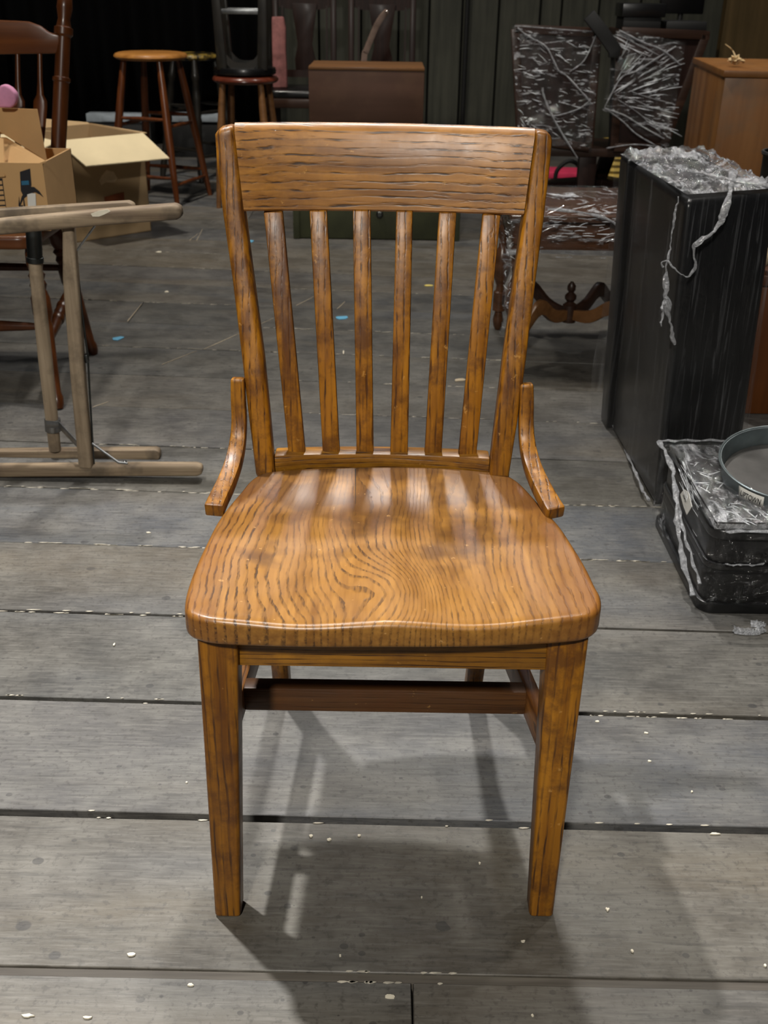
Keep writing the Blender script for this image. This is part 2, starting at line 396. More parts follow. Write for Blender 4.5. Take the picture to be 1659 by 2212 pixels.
M['film_glint'] = flat_mat('painted_film_glint', '#eef1f6', .15, var=.05, coat=1)  # plain white standing in for specular highlights along the film folds
# ------------------------------------------------------------------ floor
H0, H1 = 544.0, 2106.0
import itertools
seams_px = [544,575.6,614,656,700,751,811,882,966,1063,1181,1325,1509.5,1764,2106]
# straight-line fit of plank index against 1/(y-yh)
ky = [(k, 1/(y+50)) for k, y in enumerate(seams_px)]
n_ = len(ky); mk = sum(k for k, _ in ky)/n_; mg = sum(g for _, g in ky)/n_
sl = sum((k-mk)*(g-mg) for k, g in ky)/sum((k-mk)**2 for k, _ in ky)
def seam_y(k): return 1/(mg+sl*(k-mk))-50
def seam_line(k):
    """floor line of seam k as (y at x=-1, y at x=+1)"""
    kk = max(-6, min(15, k)); y = seam_y(kk); s = .046-1.2e-5*(y+50)
    a = W(350, y); b = W(1300, y+950*s)
    t = (b.y-a.y)/(b.x-a.x)
    y0 = a.y-t*a.x
    if kk != k: y0 -= (k-kk)*PW
    return y0, t
PW = .26
s0, s1 = seam_line(3)[0], seam_line(13)[0]; PW = (s0-s1)/10
gaps = {14: .013, 13: .012, 12: .0105, 11: .0065, 9: .004, 8: .003, 10: .0012, 7: .002, 5: .0025, 4: .002}
fl = MB().box((-4.6, -2.0, -.06), (4.6, 8.2, -.034)).build('floor', M['subfloor']); tag(fl, 'dark under-floor seen in the joints between the grey planks', kind='structure')
KF = -2
while seam_line(KF)[0] < 7.95: KF -= 1
joints = {4: [None], 15: [None]}
cnt = 0
for k in range(KF, 23):
    y0, t0 = seam_line(k); y1, t1 = seam_line(k+1)     # far edge, near edge
    g0 = gaps.get(k, .0035)/2; g1 = gaps.get(k+1, .0035)/2
    rr = random.Random(k*13+5)
    if k == 3: cuts = [W(291, 678).x, 3.1]
    elif k == 14: cuts = [-2.6, W(891, 2170).x, 3.0]
    elif k == 9: cuts = [-3.2, 1.9]
    elif k == 7: cuts = [-1.55, 2.6]
    else: cuts = [-4.6+rr.uniform(.5, 1.5)+q*3.0 for q in range(3)] if y0 > 5.2 else [rr.uniform(-3.4, -1.9), rr.uniform(1.7, 3.4)]
    xs = [-4.6]+[c for c in cuts if -4.4 < c < 4.4]+[4.6]
    for a, b in zip(xs, xs[1:]):
        if b-a < .2: continue
        dz = rr.uniform(-.0012, .0012); a2, b2 = a+.0008, b-.0008
        poly = [(a2, y1+t1*a2+g1), (b2, y1+t1*b2+g1), (b2, y0+t0*b2-g0), (a2, y0+t0*a2-g0)]
        cen = Vector(((a2+b2)/2, (y0+y1)/2, 0))
        o = MB().prism(poly, -.03, dz*.5).build('plank', M['plank'], fl, bevel=.0012, seg=1)
        for v in o.data.vertices: v.co -= cen
        o.location = cen
        cnt += 1
# lath under the widest near joint
y0, t0 = seam_line(14)
MB().prism([(-4.5, y0-t0*4.5-.012), (4.5, y0+t0*4.5-.012), (4.5, y0+t0*4.5+.012), (-4.5, y0-t0*4.5+.012)], -.034, -.0035).build('joint_strip', M['lath'], fl)
# pale chipped plank edges
def chips(k, px0, px1, n, seed):
    r = random.Random(seed); y0, t0 = seam_line(k); g = gaps.get(k, .0035)/2
    mb = MB()
    for i in range(n):
        px = r.uniform(px0, px1); yy = seam_y(k); P = W(px, yy+(px-350)*(.046-1.2e-5*(yy+50)))
        L = r.uniform(.002, .008)**1.0 if k >= 12 else r.uniform(.003, .016); side = r.choice((-1, 1)); yc = y0+t0*P.x+side*(g+.0006)
        q = [(P.x-L, yc-.0006), (P.x-L*.3, yc-.0012-r.uniform(0, .001)), (P.x+L*.5, yc-.0009), (P.x+L, yc+.0002), (P.x+L*.2, yc+.0010), (P.x-L*.6, yc+.0008)]
        mb.prism(q, .0004, .0011)
    tag(mb.build('chipped_edge', M['edge_chip'], fl), kind='stuff')
chips(9, 0, 520, 30, 1); chips(9, 1180, 1500, 24, 2); chips(10, 0, 460, 16, 3); chips(10, 1220, 1500, 30, 4); chips(11, 0, 400, 18, 5)
chips(12, 0, 430, 9, 6); chips(12, 1240, 1659, 22, 7); chips(13, 150, 1659, 13, 8); chips(14, 740, 1000, 16, 9)
chips(8, 200, 560, 20, 10); chips(7, 600, 1300, 30, 11); chips(5, 220, 1100, 40, 12); chips(4, 500, 1100, 20, 13); chips(3, 0, 500, 30, 14); chips(6, 600, 1100, 22, 15)
chips(0, 250, 560, 14, 16); chips(1, 220, 620, 14, 17); chips(2, 560, 1100, 16, 18)

# ------------------------------------------------------------------ back wall
YW = 7.85
wb = MB().box((-4.6, YW+.04, 0), (4.6, YW+.14, 3.4)).build('wall_back', M['walldark']); tag(wb, 'dark back wall behind the stored furniture', kind='structure')
xb = []
for p in (560, 690, 780, 860, 925, 995, 1072, 1160, 1205, 1284, 1372, 1455, 1560): xb.append(D(p, 120, YW).x)
r = random.Random(3)
xb = [xb[0]-.25*i for i in range(12, 0, -1)]+xb+[xb[-1]+.27*i for i in range(1, 9)]
for a, b in zip(xb, xb[1:]):
    if a < -4.5 or b > 4.55: continue
    MB().box((a+.006, YW-r.uniform(0, .012), .0), (b-.006, YW+.04, 3.4)).build('wall_board', M['wallboard'], wb, bevel=.003, seg=1)
x0 = D(1003, 150, YW-.02).x
MB().tube([(x0, YW-.05, .01), (x0, YW-.05, 3.3)], .016, 10).build('pipe', M['black_matte'], wb)
bp = MB().box((D(1556, 100, 5.6).x, 5.6, 0), (3.6, 5.66, 2.6)).build('wall_right', M['brownwall']); tag(bp, 'brown wooden flat standing at the far right', kind='structure')
# black drape, pleated
xr = D(585, 120, 7.45).x
def drape(u, v):
    x = lerp(-4.5, xr, u); return (x, 7.5+.05*math.sin(x*31)+.03*math.sin(x*17+1.3), lerp(.01, 3.3, v))
dr = MB().grid(drape, 260, 3).build('stage_curtain', M['curtain'], solid=.006); tag(rebase(dr, (-2.6, 7.5, 0)), 'black pleated stage curtain hanging at the back left', 'curtain')

# ------------------------------------------------------------------ main chair
ch = thing('side_chair', 'golden oak slat-back office side chair with scooped seat, standing alone in front', 'chair', W(830, 1330, 0)*1.0)
ch.location = (-.0, 1.10, 0)
def px_ring(pl, pr, d, t, back=None):
    """front-left and front-right pixels at depth d, thickness t towards +y"""
    a, b = D(*pl, d), D(*pr, d); k = Vector((0, t, 0)); return [a, b, b+k, a+k]
SEAT_H = .445
# seat
outl = [(836,1005),(700,1007),(608,1013),(566,1019),(540,1034),(520,1056),(494,1086),(467,1124),(446,1165),(425,1210),(408,1255),(399,1292),(401,1318),(425,1331),
        (467,1338),(553,1342),(640,1345),(750,1346),(860,1346),(960,1346),(1060,1344),(1150,1340),(1225,1335),(1275,1328),(1297,1312),(1299,1286),(1287,1262),(1268,1222),(1242,1178),(1210,1130),(1170,1086),(1138,1052),(1112,1031),(1085,1020),(1030,1013),(960,1007)]
O3 = [W(x, y, SEAT_H) for x, y in outl]
O3 = catmull(O3, 4, True)
cen = Vector((sum(p.x for p in O3)/len(O3), 1.07, SEAT_H))
def dish(p):
    x = (p.x-cen.x)/.20; y = (p.y-.90)/.34            # 0 front .. 1 back
    hollow = math.exp(-((abs(x)-.47)/.34)**2)*math.exp(-((y-.34)/.46)**2)*.011
    scoop = math.exp(-(x/.75)**2)*math.exp(-((y-.55)/.30)**2)*.008
    rear = math.exp(-(x/.7)**2)*math.exp(-((y-.82)/.12)**2)*.006
    return -(hollow+scoop+rear)
mb = MB(); NR = 22; TH = .027; R = .007
prof = [(i/NR) for i in range(1, NR+1)]
rings = []
for s_ in prof:
    ring = []
    for p in O3:
        q = cen.lerp(p, s_); e = (p-cen).length*(1-s_); q = Vector((q.x, q.y, SEAT_H+dish(q))); ring.append(q)
    rings.append(ring)
def edge_ring(inset, dz, base=None):
    out = []
    for p in O3:
        d_ = (p-cen).normalized(); q = p-d_*inset; out.append(Vector((q.x, q.y, SEAT_H+dish(p)+dz if base is None else base)))
    return out
rings = rings[:-1]
for a in range(0, 6):
    th = a/5*math.pi/2; rings.append(edge_ring(R*(1-math.sin(th)), -R*(1-math.cos(th))))
zb = SEAT_H-TH-.006
for a in range(0, 5):
    th = a/4*math.pi/2; out = []
    for p in O3:
        d_ = (p-cen).normalized(); q = p-d_*(R*1.1*(1-math.cos(th))); out.append(Vector((q.x, q.y, zb+R*1.1*(1-math.sin(th)))))
    rings.append(out)
rings.append([Vector((cen.x+(p.x-cen.x)*.5, cen.y+(p.y-cen.y)*.5, zb)) for p in O3])
mb.loft(rings)
so = mb.build('seat', M['seat'], ch); so.data.polygons
# split line in the rear of the seat
P = W(768, 1012, SEAT_H); Q = W(768, 1072, SEAT_H)
ln = [P.lerp(Q, i/8) for i in range(9)]; ln = [Vector((p.x, p.y, SEAT_H+dish(p)+.0002)) for p in ln]
MB().bar(ln, lambda u: .0012*(1-.7*u), .0006, side=(1, 0, 0)).build('split', M['black_matte'], ch)
# posts (front face edges measured, rake in depth)
lp = [((471,277),(506,270),1.345),((463,292),(509,292),1.344),((468,370),(518,370),1.335),((480,462),(527,462),1.325),((500,600),(545,600),1.305),((522,780),(569,780),1.275),((537,910),(582,910),1.258),((551,1022),(592,1022),1.250)]
rp = [((1157,282),(1186,286),1.345),((1155,302),(1195,302),1.344),((1144,385),(1186,385),1.335),((1131,470),(1176,470),1.325),((1113,600),(1159,600),1.305),((1088,780),(1137,780),1.275),((1072,910),(1119,910),1.258),((1058,1024),(1101,1024),1.250)]
for L in (lp, rp):
    rings = [px_ring(a, b, d, .030) for a, b, d in L]
    bot = rings[-1]; rings.append([Vector((p.x, p.y, SEAT_H-.012)) for p in bot])
    top = [Vector(p) for p in rings[0]]
    c0 = sum(top, Vector())/4
    MB().loft(rings).build('back_post', M['oak_z'], ch, bevel=.007, seg=3)
# rear legs
for (tl, tr), (bl, br) in (((551,592),(590,627)), ((1058,1101),(1005,1041))):
    a, b = D(tl, 1022, 1.25), D(tr, 1022, 1.25); zt = SEAT_H-.02
    r0 = [Vector((a.x, 1.25, zt)), Vector((b.x, 1.25, zt)), Vector((b.x, 1.283, zt)), Vector((a.x, 1.283, zt))]
    c_, d_ = W(bl, 1493), W(br, 1493); yb = (c_.y+d_.y)/2
    mid = []; r2 = [Vector((c_.x, yb, 0)), Vector((d_.x, yb, 0)), Vector((d_.x, yb+.027, 0)), Vector((c_.x, yb+.027, 0))]
    r1 = [p.lerp(q, .45)-Vector((0, .012, 0)) for p, q in zip(r0, r2)]
    MB().loft([r0, r1, r2]).build('leg', M['oak_z'], ch, bevel=.004)
# front legs
for (tl, tr, bl, br) in ((424, 512, 464, 520), (1183, 1274, 1143, 1195)):
    c_, d_ = W(bl, 1982), W(br, 1984); yf = (c_.y+d_.y)/2
    a, b = D(tl, 1376, yf+.004), D(tr, 1376, yf+.004); zt = SEAT_H-TH-.006
    r0 = [Vector((a.x, yf+.004, zt)), Vector((b.x, yf+.004, zt)), Vector((b.x, yf+.048, zt)), Vector((a.x, yf+.048, zt))]
    r1 = [Vector((c_.x, yf, .0)), Vector((d_.x, yf, .0)), Vector((d_.x, yf+.030, .0)), Vector((c_.x, yf+.030, .0))]
    MB().loft([r0, [p.lerp(q, .5) for p, q in zip(r0, r1)], r1]).build('leg', M['oak_z'], ch, bevel=.005, seg=3)
# crest rail
def crest_ring(u):
    bow = 1-(2*u-1)**2
    tx, ty = lerp(505, 1157, u), lerp(271, 283, u)-9*bow*.55
    bx, by = lerp(527, 1131, u), lerp(458, 467, u)-4*bow
    dt, db = 1.345+.026*bow, 1.325+.026*bow
    a, b = D(tx, ty, dt), D(bx, by, db); n = Vector((0, 1, .12)).normalized()*.022
    nrm = (a-b).normalized()
    r_ = []
    r_.append(b+nrm*.003); 
    r_.append(b.lerp(a, .5)); r_.append(a-nrm*.008); r_.append(a+n*.18-nrm*.0012); r_.append(a+n*.5+nrm*.001); r_.append(a+n*.85-nrm*.001); r_.append(a+n-nrm*.006); r_.append(b+n+nrm*.003); r_.append(b+n*.85); r_.append(b+n*.15)
    return r_
MB().loft([crest_ring(i/24) for i in range(25)]).build('crest_rail', M['oak_x'], ch)
# lower back rail, bowed
def lowrail(u):
    bow = 1-(2*u-1)**2; x = lerp(592, 1059, u)
    a = D(x, lerp(984, 990, u)-6*bow, 1.262+.020*bow); z0 = SEAT_H-.012
    k = Vector((0, .028, 0)); lo = Vector((a.x, a.y, z0))
    return [lo, a, a+k, lo+k]
MB().loft([lowrail(i/16) for i in range(17)]).build('back_rail', M['oak_rail'], ch, bevel=.003)
# slats
tops = [(569,610),(668,706),(762,800.5),(856,892),(948.5,986.5),(1043,1082)]; bots = [(623,660),(697,734),(770,807),(843,881),(917,954),(990,1029)]
tyy = [462,460,459,461,464,468]; byy = [979,976,974,975,977,981]
for i in range(6):
    u = (i+.8)/6.6; bow = 1-(2*u-1)**2; rings = []
    for j in range(9):
        v = j/8; l_ = lerp(tops[i][0], bots[i][0], v); r_ = lerp(tops[i][1], bots[i][1], v)
        yy = lerp(tyy[i]-6, byy[i]+5, v)
        d = lerp(1.331, 1.270, v)+.020*bow-.012*math.sin(math.pi*v)
        rings.append(px_ring((l_, yy), (r_, yy), d, .011))
    MB().loft(rings).build('slat', M['oak_z'], ch, bevel=.0022)
# side braces (bent arms from post down to the seat side)
for sgn, P in ((-1, [(514,816,1.272),(515,860,1.268),(517,910,1.262),(514,955,1.250),(505,1000,1.225),(489,1045,1.190),(470,1085,1.155),(462,1104,1.138)]),
               (1, [(1137,828,1.272),(1137,870,1.268),(1136,915,1.262),(1139,960,1.250),(1149,1005,1.225),(1165,1045,1.190),(1186,1085,1.155),(1201,1110,1.135)])):
    path = catmull([D(*p) for p in P], 4)
    MB().bar(path, lambda u: lerp(.017, .024, u), .018, side=(1, 0, 0)).build('arm_brace', M['oak_z'], ch, bevel=.003)
# aprons and stretchers
zt = SEAT_H-TH-.006
a, b = D(508, 1440, .926), D(1189, 1442, .926)
MB().box((a.x, .924, (a.z+b.z)/2), (b.x, .946, zt)).build('apron', M['oak_rail'], ch, bevel=.002)
fl_l, fl_r = W(490, 1982), W(1170, 1984); rl, rr_ = W(608, 1493), W(1022, 1493)
for s_, f_, r_ in ((-1, fl_l, rl), (1, fl_r, rr_)):
    p0 = Vector((f_.x*.98, .955, 0)); p1 = Vector((lerp(f_.x, r_.x, .8), 1.27, 0))
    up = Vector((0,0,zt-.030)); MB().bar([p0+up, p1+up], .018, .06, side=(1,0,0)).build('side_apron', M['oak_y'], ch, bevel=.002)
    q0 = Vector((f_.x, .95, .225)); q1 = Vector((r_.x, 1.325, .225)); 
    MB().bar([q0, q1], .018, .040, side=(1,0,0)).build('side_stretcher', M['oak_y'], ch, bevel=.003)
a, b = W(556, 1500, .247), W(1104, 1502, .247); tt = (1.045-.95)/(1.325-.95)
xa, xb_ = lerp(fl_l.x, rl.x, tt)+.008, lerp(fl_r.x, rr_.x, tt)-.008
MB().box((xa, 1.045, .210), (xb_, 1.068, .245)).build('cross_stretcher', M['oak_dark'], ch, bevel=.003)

# ------------------------------------------------------------------ weathered folding frame (left)
fr = thing('folding_frame', 'weathered pale wooden folding stretcher frame with wire braces, at the left edge', 'wooden frame', W(150, 1040, 0))
dF, dB = 2.16, 2.28
MB().bar([D(-260, 1017, dF), D(300, 1013, dF), D(425, 1013, dF), D(438, 1013, dF)], lambda u: .030, lambda u: .027 if u < .9 else .018).build('base_rail', M['pale_wood'], fr, bevel=.006, seg=3)
MB().bar([D(-260, 985, dB), D(200, 980, dB), D(338, 979, dB), D(347, 979, dB)], .028, lambda u: .028 if u < .9 else .02).build('base_rail', M['pale_wood'], fr, bevel=.005, seg=2)
MB().bar([D(-300, 507, dF-.02), D(0, 489, dF-.02), D(200, 470, dF-.02), D(380, 456, dF-.02), D(394, 455, dF-.02)], lambda u: .032, lambda u: .031 if u < .9 else .022).build('top_rail', M['pale_wood'], fr, bevel=.008, seg=3)
MB().extrude([D(x, y, dF-.037) for x, y in ((196,462),(212,456),(232,452),(238,457),(226,463),(214,468),(200,468))], (0, .001, 0)).build('dried_paint', M['chip'], fr)
MB().bar([D(-300, 485, dB), D(0, 466, dB), D(150, 457, dB), D(280, 449, dB), D(292, 449, dB)], .028, lambda u: .03 if u < .9 else .02).build('top_rail', M['pale_wood'], fr, bevel=.006, seg=2)
MB().turned(D(75, 560, dB-.01), D(119, 972, dB-.01), [(0, .0145), (.5, .016), (1, .014)], 18).build('round_post', M['pale_wood_z'], fr)
MB().turned(D(72, 490, dB-.01), D(76, 566, dB-.01), [(0, .017), (.85, .0165), (.86, .0185), (1, .0185)], 18).build('metal_socket', M['steel_dark'], fr)
MB().bar([D(149, 478, dF-.005), D(154, 600, dF-.005), D(170, 820, dF-.005), D(187, 1009, dF-.005)], lambda u: lerp(.022, .033, min(1, u*2.5)) if u < .4 else .031, .026, side=(1,0,0)).build('square_post', M['pale_wood_z'], fr, bevel=.006, seg=3)
MB().bar([D(100, 916, dB-.028), D(128, 918, dB-.028), D(165, 957, dF+.02), D(176, 968, dF+.0)], .003, .018).build('metal_strap', M['steel'], fr, bevel=.001)
MB().turned(D(113, 905, dB-.01), D(115, 930, dB-.01), [(0, .0185), (1, .0185)], 18).build('metal_band', M['steel'], fr)
MB().tube([D(162, 540, dF), D(165, 560, dF), D(178, 680, dF), D(190, 770, dF), D(194, 850, dF), D(203, 1004, dF)], .0022, 8).build('wire_rod', M['steel_dark'], fr)
MB().tube([D(205, 488, dF), D(165, 542, dF)], .0022, 8).build('wire_brace', M['steel'], fr)
MB().tube([D(199, 958, dF-.005), D(256, 999, dF-.022), D(276, 1001, dF-.022)], .0028, 8).build('wire_brace', M['steel'], fr)
MB().bar([D(186, 765, dF), D(189, 783, dF)], .012, .008).build('turnbuckle', M['steel_dark'], fr, bevel=.002)
a = D(270, 1000, dF-.012); MB().turned(a, a+Vector((0,0,.006)), [(0, .002), (.4, .002), (.41, .005), (1, .003)], 10).build('nail', M['steel'], fr)
for px, d_ in ((-180, dF), (-180, dB)):
    p = D(px, 1000, d_); MB().turned((p.x, p.y, .0), (p.x, p.y, p.z), [(0, .02), (1, .02)], 12).build('foot', M['pale_wood_z'], fr)

# ------------------------------------------------------------------ arrow-back armless chair (left)
wc = thing('arrow_back_chair', 'cherry brown turned arrow-back chair holding an open carton, at the far left', 'chair', (-1.12, 2.9, 0))
seatz = .425; xs_r = -.915; xs_l = -1.36
def roundrect(x0, x1, y0, y1, r, n=5):
    out = []
    for cx, cy, a0 in ((x1-r, y0+r, -90), (x1-r, y1-r, 0), (x0+r, y1-r, 90), (x0+r, y0+r, 180)):
        for i in range(n+1):
            a = math.radians(a0+90*i/n); out.append((cx+r*math.cos(a), cy+r*math.sin(a)))
    return out
MB().prism(roundrect(xs_l, xs_r, 2.70, 3.10, .05), seatz-.035, seatz).build('seat', M['cherry_x'], wc, bevel=.010, seg=3)
legprof = [(0,.016),(.06,.021),(.12,.022),(.17,.016),(.19,.0225),(.22,.017),(.25,.0225),(.28,.018),(.33,.025),(.42,.026),(.47,.019),(.50,.021),(.75,.016),(.90,.0135),(.93,.017),(.97,.016),(1,.012)]
ftr, rtr = W(127, 884), W(203, 764)
feet = [(Vector((-.94, 2.76, seatz-.03)), ftr), (Vector((-.955, 3.0, seatz-.03)), rtr),
        (Vector((-1.32, 2.76, seatz-.03)), Vector((-2.26-ftr.x, ftr.y, 0))), (Vector((-1.31, 3.0, seatz-.03)), Vector((-2.26-rtr.x, rtr.y, 0)))]
for a, b in feet: MB().turned(a, b, legprof, 18).build('leg', M['cherry'], wc)
spr = [(0,.008),(.15,.012),(.3,.0155),(.36,.013),(.38,.018),(.42,.018),(.44,.014),(.5,.018),(.56,.014),(.58,.018),(.62,.018),(.64,.013),(.7,.0155),(.85,.012),(1,.008)]
MB().turned(feet[0][0].lerp(feet[0][1], .60), feet[1][0].lerp(feet[1][1], .45), spr, 14).build('side_stretcher', M['cherry'], wc)
MB().turned(feet[2][0].lerp(feet[2][1], .60), feet[3][0].lerp(feet[3][1], .45), spr, 14).build('side_stretcher', M['cherry'], wc)
MB().turned(feet[0][0].lerp(feet[0][1], .50), feet[2][0].lerp(feet[2][1], .50), spr, 14).build('front_stretcher', M['cherry'], wc)
MB().turned(feet[1][0].lerp(feet[1][1], .32), feet[3][0].lerp(feet[3][1], .32), [(0,.009),(.5,.012),(1,.009)], 12).build('rear_stretcher', M['cherry'], wc)
p0, p1 = D(118, 505, 3.05), D(142, -40, 3.18)
pp = [(0,.017),(.12,.0195),(.45,.0215),(.615,.0215),(.62,.0245),(.632,.0245),(.637,.020),(.79,.020),(.80,.0255),(.825,.0255),(.83,.020),(.86,.0165),(.90,.0215),(.935,.0195),(.945,.015),(.96,.020),(.985,.019),(1,.012)]
MB().turned(p0, p1, pp, 20).build('back_post', M['cherry'], wc)
dx = Vector((-.43, 0, 0)); MB().turned(p0+dx, p1+dx, pp, 20).build('back_post', M['cherry'], wc)
pc = [(-300,60),(-190,48),(-120,42),(-50,41),(0,44),(28,45),(60,47),(85,56),(104,70),(128,76),(128,116),(60,117),(0,118),(-100,118),(-300,116)]
MB().extrude([D(x, y, 3.13) for x, y in pc], (0, .020, 0)).build('crest_rail', M['cherry_x'], wc, bevel=.005)
for sx in (88, 40, -8, -60, -110):
    a, b = D(sx-2, 116, 3.14), D(sx, 345, 3.08)
    st = [(0, .0065, .006), (.30, .0075, .0065), (.42, .010, .006), (.47, .019, .005), (.52, .0195, .005), (.75, .013, .005), (1, .003, .004)]
    st = [(0, .0065, .0065), (.25, .0075, .0065), (.38, .010, .006), (.44, .019, .005), (.50, .0195, .005), (.75, .013, .005), (1, .004, .004)]
    rings = []
    for u, wx, wy in st:
        c_ = a.lerp(b, u); rings.append([c_+Vector((wx*math.cos(q), wy*math.sin(q), 0)) for q in [k*math.pi/6 for k in range(12)]])
    bb = Vector((b.x, b.y+.0, seatz)); rings.append([bb+Vector((.004*math.cos(q), .004*math.sin(q), 0)) for q in [k*math.pi/6 for k in range(12)]])
    MB().loft(rings).build('spindle', M['cherry'], wc)

# open carton on that chair's seat
cb = thing('carton', 'warm brown open carton with black tape, sitting on the arrow-back chair', 'box', (-1.12, 2.82, seatz))
xr_, xl_ = D(99, 400, 2.78).x, -1.30
ztop = D(97, 352, 2.78).z
MB().box((xl_, 2.775, seatz+.001), (xr_, 2.78, ztop)).build('front_wall', M['card_orange'], cb)
MB().box((xr_-.005, 2.78, seatz+.001), (xr_, 3.04, ztop+.0)).build('side_wall', M['card_orange'], cb)
MB().box((xl_, 2.78, seatz+.001), (xl_+.005, 3.04, ztop)).build('side_wall', M['card_orange'], cb)
MB().box((xl_, 3.035, seatz+.001), (xr_, 3.04, ztop)).build('rear_wall', M['card_orange'], cb)
MB().box((xl_, 2.78, seatz+.001), (xr_, 3.04, seatz+.006)).build('carton_floor', M['card_orange'], cb)
k = Vector((0, 0, .004))
q = [D(12, 381, 2.776), D(99, 351, 2.776), D(14, 300, 2.98), D(-10, 300, 2.98)]
MB().extrude(q, (0, 0, .004)).build('top_flap', M['card_orange'], cb)
MB().extrude([D(8, 290, 2.99), D(101, 349, 2.90), D(80, 236, 2.97), D(-90, 230, 2.97), D(-90, 290, 2.99)], (0, .004, 0)).build('rear_flap', M['card_orange'], cb)
MB().extrude([D(12, 381, 2.772), D(8, 300, 2.86), D(-40, 285, 2.88), D(-60, 385, 2.772)], (-.001, -.004, 0)).build('left_flap', M['card_orange'], cb)
yt = 2.7738
MB().extrude([D(43, 371, yt), D(65, 364, yt), D(68, 400, yt), D(66, 405, yt), D(60, 412, yt), D(52, 428, yt), D(56, 458, yt), D(60, 458, yt), D(60, 478, yt), D(54, 478, yt), D(49, 420, yt), D(45, 412, yt)], (0, -.0006, 0)).build('black_tape', M['black_ink'], cb)
MB().extrude([D(46, 391, yt-.001), D(62, 390, yt-.001), D(63, 399, yt-.001), D(47, 400, yt-.001)], (0, -.0004, 0)).build('blue_strip', M['blue_ink'], cb)
MB().extrude([D(*p, yt-.0004) for p in ((62,403),(74,404),(85,413),(94,426),(86,420),(76,415),(64,418),(50,430),(44,444),(49,443),(50,447),(44,450),(40,444),(41,424),(43,440),(47,424))], (0, -.0006, 0)).build('printed_curve', M['black_ink'], cb)
MB().extrude([D(59, 420, yt-.0015), D(68, 417, yt-.0015), D(77, 418, yt-.0015), D(79, 470, yt-.0015), D(62, 472, yt-.0015)], (0, -.0006, 0)).build('white_tag', M['paper'], cb)
MB().extrude([D(-20, 386, yt), D(5, 385, yt), D(14, 454, yt), D(-20, 458, yt)], (0, -.0005, 0)).build('printed_label', M['black_ink'], cb)
for i in range(6):
    y_ = 391+i*11; MB().extrude([D(-20, y_, yt-.0007), D(4+i*1.6, y_-.5, yt-.0007), D(5+i*1.6, y_+7, yt-.0007), D(-20, y_+8, yt-.0007)], (0, -.0004, 0)).build('label_line', M['card_orange'], cb)
pk = MB(); c_ = D(14, 215, 2.93); pts = [D(x, y, 2.935) for x, y in ((0,184),(10,183),(22,190),(33,202),(34,216),(30,228),(22,233),(-4,233),(-8,200))]
pk.extrude(pts, (0, .03, 0)); o = pk.build('foam_pad', M['pinkfoam'], None, bevel=.008, seg=3); tag(rebase(o, D(14, 232, 2.94)), 'rounded pink pad poking out of the carton on the left chair', 'pad')
# ------------------------------------------------------------------ carton on the floor
c2 = thing('carton', 'large empty tan carton with one flap folded out, on the floor by the stools', 'box', W(240, 520, 0))
A = W(327, 499); B = W(150, 527); hh = .415
ud = (B-A).normalized(); vd = Vector((ud.y, -ud.x, 0)); vd = vd if vd.y > 0 else -vd
Cc = B+vd*.46; Dd = A+vd*.46
def wall(p, q, name, mat=None, z0=.001, z1=hh, th=.004):
    n = (q-p).normalized().cross(Vector((0,0,1)))*-th
    MB().loft([[p+Vector((0,0,z)), q+Vector((0,0,z)), q+n+Vector((0,0,z)), p+n+Vector((0,0,z))] for z in (z0, z1)]).build(name, mat or M['card'], c2)
wall(B, A, 'front_wall'); wall(A, Dd, 'side_wall'); wall(Dd, Cc, 'rear_wall'); wall(Cc, B, 'side_wall')
MB().prism([A, Dd, Cc, B], .001, .005).build('carton_floor', M['card'], c2)
tA, tB, tC, tD = [p+Vector((0,0,hh)) for p in (A, B, Cc, Dd)]
nf = -vd; up1 = Vector((0, 0, .002))
MB().extrude([tB+up1, tA+up1, tA+nf*.165-ud*.02+Vector((0,0,-.085)), tB+nf*.165-ud*.03+Vector((0,0,-.080))], (0, 0, .004)).build('folded_flap', M['card_in'], c2)
MB().extrude([tC, tB, tB+ud*.17+Vector((0, 0, -.06)), tC+ud*.17+Vector((0, 0, .03))], (0, 0, .004)).build('side_flap', M['card_in'], c2)
MB().extrude([tD, tA, tA+Vector((.0, .0, .0))-ud*.02+up1, tD-ud*.10+Vector((0, 0, -.10))], (0, 0, .004)).build('side_flap', M['card'], c2)
MB().extrude([tC, tD, tD+vd*.02+Vector((0, 0, .005)), tC+vd*.04+Vector((0, 0, .06))], (0, .004, 0)).build('rear_flap', M['card'], c2)
def onface(u, z): return B.lerp(A, u)+Vector((0, 0, z))+nf*.0015
def decal(pts, nm, mat): MB().extrude([onface(*q_) for q_ in pts], nf*.001).build(nm, mat, c2)
decal(((.42,.245),(.44,.225),(.50,.235),(.60,.23),(.64,.245),(.60,.275),(.52,.285),(.46,.265)), 'hand_hole', M['card_edge'])
decal(((.46,.125),(.70,.14),(.70,.185),(.46,.175)), 'red_mark', M['red_print'])
decal(((.01,.34),(.09,.33),(.10,.385),(.01,.39)), 'black_tape', M['black_ink'])
MB().tube(catmull([tB+vd*.30-ud*.08+Vector((0, 0, -.04)), tB+vd*.32-ud*.10, tB+vd*.30-ud*.14+Vector((0, 0, -.003)), tB+vd*.28-ud*.16+Vector((0, 0, -.04))], 6), .0015, 6).build('string_loop', M['twine'], c2)
a = D(148, 400, 4.45)
